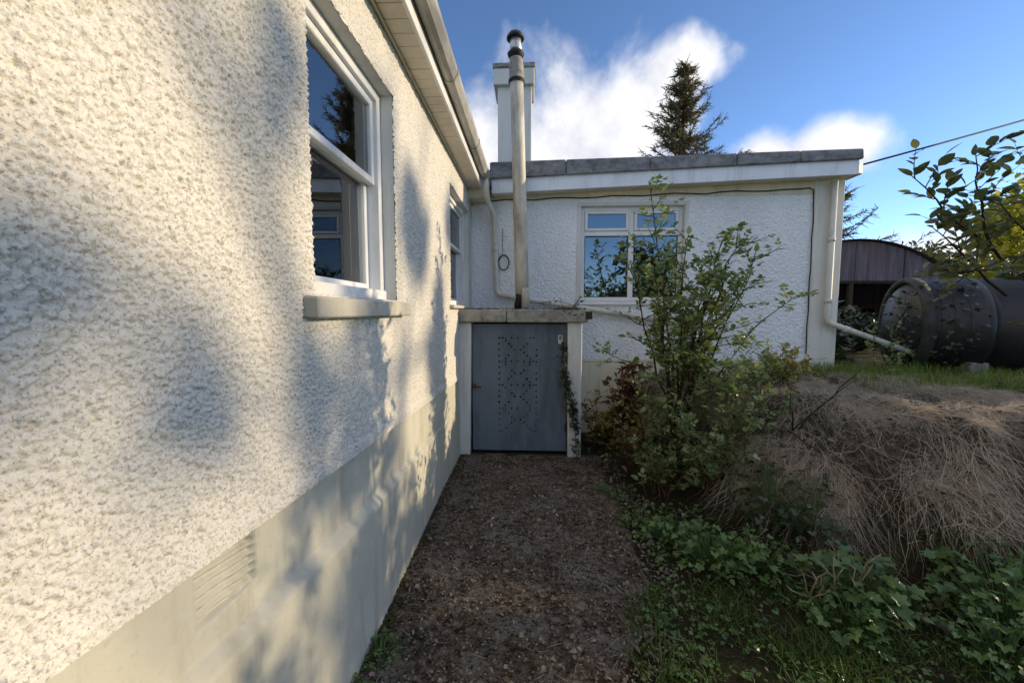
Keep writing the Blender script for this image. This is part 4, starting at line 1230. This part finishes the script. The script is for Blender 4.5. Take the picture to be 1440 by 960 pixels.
# (y, z) on the wall that each clump stands before, seen from the sun, and its half sizes
BIG = [(1.14, 2.14, .11, .20), (.55, 1.52, .20, .08), (.92, 1.40, .20, .10), (.30, 1.45, .15, .15), (2.62, 2.10, .34, .34), (3.15, 1.45, .14, .3), (1.85, 2.35, .25, .2), (1.32, 1.24, .2, .13), (.35, 2.6, .2, .2), (1.3, 3.3, .5, .3), (2.2, 3.4, .5, .35), (3.1, 3.4, .5, .3), (.2, 3.4, .6, .4), (3.7, 2.4, .25, .4), (2.9, 1.2, .2, .2)]
cl = [(np.array(sun_at(y, z, 24 + RNG.uniform(-1, 1))), (.6, ry, rz)) for y, z, ry, rz in BIG]
clump_tree('sunny_side_tree', 'tall leafy tree on the sunny side of the garden, out beyond the tank', (21.5, 5.6, .75), cl, 'tree', .16, (.5, .8), 'sunny side planting', 14.0)
LOW = [[(1.28, .88, .18, .15), (1.5, 1.0, .2, .12), (1.65, .85, .22, .22), (1.95, .70, .2, .2), (1.5, .5, .25, .25), (1.9, .35, .3, .25), (1.6, .1, .4, .25)],
       [(2.45, .30, .22, .26), (2.75, .20, .2, .25), (2.3, .05, .3, .2), (3.0, .35, .12, .2)],
       [(.95, .36, .16, .2), (1.1, .2, .2, .2), (.75, .25, .2, .2), (.9, .55, .08, .08), (1.12, .62, .1, .12)]]
for L_, lab in zip(LOW, ('dense hedge shrub on the bank out beyond the overhanging shrub', 'low hedge shrub on the bank towards the tank', 'open hedge shrub on the bank nearest the viewpoint')):
    cl = [(np.array(sun_at(y, z, 8.6 + RNG.uniform(-.6, .6))), (.35, ry, rz)) for y, z, ry, rz in L_]
    b = np.mean([c for c, r in cl], 0)
    clump_tree('hedge_shrub', lab, (b[0], b[1], .76), cl, 'bramble', .04, (.7, 1.2), 'sunny side planting', 14.0)

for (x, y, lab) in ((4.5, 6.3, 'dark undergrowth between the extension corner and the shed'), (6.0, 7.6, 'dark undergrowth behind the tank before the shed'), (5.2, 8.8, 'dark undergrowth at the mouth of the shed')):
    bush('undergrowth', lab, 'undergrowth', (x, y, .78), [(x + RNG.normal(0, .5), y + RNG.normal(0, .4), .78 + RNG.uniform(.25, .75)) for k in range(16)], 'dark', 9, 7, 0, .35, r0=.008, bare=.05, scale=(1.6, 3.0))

# conifers
def conifer(label, base, h, spread, z0, n, seed):
    rg = np.random.default_rng(seed); root = thing('spruce_tree', label, 'tree', base, 'spruces behind the extension')
    b = np.array(base); m = MB(); m.tube([tuple(b + (0, 0, -.2)), tuple(b + (.03, 0, h * .5)), tuple(b + (0, .02, h))], [.024 * h, .014 * h, .01], 8)
    V = []; Fc = []

    def blade(p, q, w):
        d = q - p; s = np.cross(d, rg.normal(0, 1, 3)); s = s / (np.linalg.norm(s) + 1e-9) * w
        k = len(V); V.extend([p - s, p + s, q + s * .4, q - s * .4]); Fc.append((k, k + 1, k + 2, k + 3))
    for k in range(n):
        u = z0 + (1 - z0) * (k + rg.random()) / n; z = h * u; L = spread * (1 - u) ** .8 * rg.uniform(.35, 1.15) + .12
        a = rg.uniform(0, 6.283); st = b + (0, 0, z); ds = 9; lift = rg.uniform(-.05, .5)
        pts = [st + np.array((math.cos(a), math.sin(a), 0)) * L * t + np.array((0, 0, L * (lift * t * t - .10 * math.sin(3 * t)))) for t in np.linspace(0, 1, ds)]
        m.tube([tuple(p) for p in pts], [.018 * (1 - .8 * i / (ds - 1)) for i in range(ds)], 4, False)
        for i in range(1, ds):
            for j in range(int(5 + 7 * L)):
                f = rg.random(); p = pts[i - 1] + (pts[i] - pts[i - 1]) * f; d = (pts[i] - pts[i - 1]); d /= np.linalg.norm(d)
                e = rg.normal(0, .75, 3) + d * .8; e[2] -= .25
                blade(p, p + e * rg.uniform(.07, .20), .016)
    m.build('trunk', 'bark', root)
    me = fast_mesh('crown', np.array(V) - b, Fc); o = mesh_obj('crown', me, 'needle', root); o['kind'] = 'stuff'


conifer('dark spruce tree rising behind the flat roof against the cloud', (6.4, 18, .78), 11.1, 4.2, .52, 175, 3)
conifer('spruce tree beside the shed with boughs showing past the extension corner', (12.9, 18.5, .78), 6.6, 4.2, .18, 110, 5)
for k, (x, y, h, rr, lab) in enumerate(((16.5, 17, 3.8, 2.2, 'pale green hedge tree behind the shed roof'), (21, 24, 5.0, 3.2, 'hazy tree beyond the shed at the right'), (13.5, 26, 4.2, 3.0, 'low tree far behind the shed'))):
    tree('field_tree', lab, 'tree', (x, y, .75), h, (x, y, .75 + h * .55), (rr, rr, h * .45), 1300, 'tree', .1, 10, (1.0, 1.5))


# ------------------------------------------------------------------ grasses and litter
def blades(name, label, cat, X, Y, L, dirs, width, lift, mat, seg=4, off=.01, follow=True, curl=0.0):
    n = len(X); ph = RNG.uniform(0, 6.28, n); T = np.linspace(0, 1, seg + 1); P = np.zeros((n, seg + 1, 3))
    for k, t in enumerate(T):
        x = X + dirs[:, 0] * L * t; y = Y + dirs[:, 1] * L * t
        x = x + curl * L * np.sin(5.5 * t + ph) ; y = y + curl * L * np.cos(4.7 * t + ph * 1.7)
        z = H(x, y) + off + lift * L * (np.sin(np.pi * np.minimum(t * .75 + .0, 1)) if follow else t - .35 * t * t)
        P[:, k] = np.stack([x, y, z], 1)
    d = P[:, -1] - P[:, 0]; s = np.cross(d, RNG.normal(0, 1, (n, 3))); s /= np.linalg.norm(s, axis=1)[:, None] + 1e-9
    w = (1 - .85 * T)[None, :, None] * (width * RNG.uniform(.6, 1.4, n))[:, None, None] * s[:, None, :]
    V = np.stack([P - w, P + w], 2).reshape(-1, 3)
    b = (np.arange(n) * (seg + 1) * 2)[:, None] + (np.arange(seg) * 2)[None, :]; b = b.ravel()
    o = mesh_obj(name, fast_mesh(name, V, np.stack([b, b + 1, b + 3, b + 2], 1)), mat)
    tag(o, label, cat, kind='stuff'); return o


def scatter(n, x0, x1, y0, y1, ok):
    x = RNG.uniform(x0, x1, n); y = RNG.uniform(y0, y1, n); m = ok(x, y); return x[m], y[m]


def downhill(x, y):
    e = .04; gx = (bank_d(x + e, y) - bank_d(x - e, y)); gy = (bank_d(x, y + e) - bank_d(x, y - e)); g = -np.stack([gx, gy], 1)
    return g / (np.linalg.norm(g, axis=1)[:, None] + 1e-9)


def dry_ok(x, y):
    d = bank_d(x, y); clump = fbm(x * 4, y * 4, 40, 3)
    p = np.where(d < .12, .15, np.where(d < 1.0, 1.0, .95)) * np.clip((clump - .36) * 5, .03, 1)
    p = p * np.clip(.35 + (x - 1.45) / .5, 0, 1) * ((y < 4.4) | (x < 3.0)) * (y < 4.75)
    return (d > .02) & (d < 2.4) & (RNG.random(len(x)) < p)


x, y = scatter(230000, .95, 5.2, 1.4, 4.8, dry_ok)
fld = 3.4 * np.stack([fbm(x * 5, y * 5, 201, 2) - .375, fbm(x * 5, y * 5, 302, 2) - .375], 1)
dh = downhill(x, y) * 1.0 + fld + RNG.normal(0, .75, (len(x), 2)); d = bank_d(x, y); L = np.where(d < .95, .05 + .24 * RNG.random(len(x)) ** 1.8, RNG.uniform(.05, .15, len(x)))
blades('dry_grass', 'matted dry brown grass hanging over the bank', 'dry grass', x, y, L, dh * .75, .0015, np.where(d < .95, RNG.uniform(.0, .35, len(x)) * (RNG.random(len(x)) < .7), RNG.uniform(.05, .5, len(x))), 'grass_dry', 5, .012, True, .09)
x, y = scatter(9000, 3.0, 6.5, 3.55, 5.0, lambda x, y: RNG.random(len(x)) < np.clip((fbm(x * 3, y * 3, 70, 3) - .2) * 3, 0, 1))
blades('bank_grass', 'bright green grass strip on the bank in front of the tank', 'grass', x, y, RNG.uniform(.10, .26, len(x)), RNG.normal(0, .25, (len(x), 2)), .0035, np.ones(len(x)), 'grass_lit', 3, 0, False)
x, y = scatter(15000, .42, 2.8, 1.2, 2.15, lambda x, y: (bank_d(x, y) < .1) & (x > path_edge(y) - .16 + .5 * (fbm(x * 6, y * 6, 35, 2) - .3)) & (RNG.random(len(x)) < np.clip((fbm(x * 5, y * 5, 80, 3) - .22) * 3, 0, 1)))
blades('weedy_grass', 'short green grass at the foot of the bank beside the path', 'grass', x, y, RNG.uniform(.03, .09, len(x)), RNG.normal(0, .5, (len(x), 2)), .0022, np.ones(len(x)), 'grass_green', 3, 0, False)


def chips(name, label, cat, key_mat, n, x0, x1, y0, y1, ok, size, leafkeys, up=.0):
    x, y = scatter(n, x0, x1, y0, y1, ok); VV = []; FF = []; nb = 0; z = np.maximum(H(x, y), np.where(x < path_edge(y), .012, -1)) + .004 + up * RNG.random(len(x))
    for i in range(len(x)):
        v, f = leafkeys[int(RNG.integers(len(leafkeys)))]; d = np.append(RNG.normal(0, 1, 2), RNG.normal(0, .25)); M = frame_from(d) * RNG.uniform(*size)
        VV.append(v @ M.T + (x[i], y[i], z[i])); FF.append(f + nb); nb += len(v)
    o = mesh_obj(name, fast_mesh(name, np.concatenate(VV), np.concatenate(FF)), key_mat); tag(o, label, cat, kind='stuff')


chips('ground_cover', 'low creeping leaves under the weeds beside the path', 'ground cover', 'leaf_weed', 5200, .42, 2.9, 1.2, 3.0,
      lambda x, y: (x > path_edge(y) - .12 + .5 * (fbm(x * 5, y * 5, 33, 2) - .3)) & (bank_d(x, y) < .15) & (RNG.random(len(x)) < np.clip((fbm(x * 4, y * 4, 90, 3) - .28) * 3.2, 0, 1)), (.35, .8), [LEAVES['fern'][0][1:3], LEAVES['fern'][2][1:3], LEAVES['weed'][1][1:3]], .04)
stone = (np.array([(-1, -.6, 0), (1, -.7, 0), (.8, .7, 0), (-.7, .8, 0), (0, 0, .7)]) * .004, np.array([(0, 1, 4), (1, 2, 4), (2, 3, 4), (3, 0, 4)]))
twigl = (np.array([(-1, -.06, 0), (1, -.05, .1), (1, .05, .1), (-1, .06, 0)]) * .02, np.array([(0, 1, 2), (0, 2, 3)]))
chips('path_litter', 'dead leaf bits, moss crumbs and grit strewn over the path', 'litter', 'litter', 11000, -.70, .9, .9, 4.0, lambda x, y: x < path_edge(y) + .05, (.5, 1.9), [stone, stone, stone, stone, twigl, leaf_oval(.022, .013, .5, .5, 3), leaf_oval(.014, .009, .4, .4, 3)], .004)
chips('bank_ivy', 'small dark leaves and dead bits caught in the dry grass of the bank', 'ground cover', 'leaf_dark', 7500, 1.0, 4.2, 1.7, 3.9,
      lambda x, y: (bank_d(x, y) > -.02) & (bank_d(x, y) < 1.0) & (RNG.random(len(x)) < np.clip((fbm(x * 3.3, y * 3.3, 130, 3) - .38) * 3.5 + np.clip((1.9 - x) * .6, 0, .5), 0, 1)), (.5, 1.1), [LEAVES['ivy'][0][1:3], LEAVES['ivy'][1][1:3], LEAVES['dark'][1][1:3]], .06)
chips('dead_leaves', 'brown dead leaves lodged in the bank and under the shrub', 'litter', 'litter', 4600, .45, 4.2, 1.4, 4.7,
      lambda x, y: (bank_d(x, y) > -.5) & (RNG.random(len(x)) < np.clip((fbm(x * 4, y * 4, 150, 3) - .3) * 3, 0, 1)), (.8, 2.0), [leaf_oval(.03, .018, .5, .5, 3), leaf_oval(.04, .02, .6, .4, 3), twigl], .05)
chips('edge_moss', 'dark moss and dirt gathered along the foot of the plinth', 'moss', 'moss', 2600, -.725, -.60, .9, 4.02,
      lambda x, y: RNG.random(len(x)) < np.clip(1.1 - (x + .72) / .07 + (fbm(y * 5, y * 0, 160, 3) - .5) * 2, 0, 1), (.8, 2.4), [stone, stone, leaf_oval(.012, .008, .4, .4, 3)], .006)
x, y = scatter(26000, 4.8, 15.0, -3.0, 4.2, lambda x, y: (bank_d(x, y) > .1) & (RNG.random(len(x)) < np.clip((fbm(x * 1.2, y * 1.2, 210, 3) - .15) * 3, 0, 1)))
blades('field_grass', 'rough grass on the open ground right of the tank', 'grass', x, y, RNG.uniform(.08, .28, len(x)), RNG.normal(0, .35, (len(x), 2)), .006, np.ones(len(x)), 'grass_lit', 3, 0, False)
hr = thing('far_hedge', 'long dark hedgerow along the far edge of the field', 'hedge', (50, 20, .7))
hp = []
for k in range(34):
    a = R(-20 + k * 2.6); c = (48 * math.cos(a) + RNG.normal(0, 1.5), 48 * math.sin(a) + 6, .7)
    hp.append(crown_points(230, (c[0], c[1], c[2] + RNG.uniform(.9, 1.6)), (1.6, 2.2, RNG.uniform(1.2, 2.2)), 6))
leaf_mass('foliage', np.concatenate(hp), 'tree', hr, (2.2, 3.6))
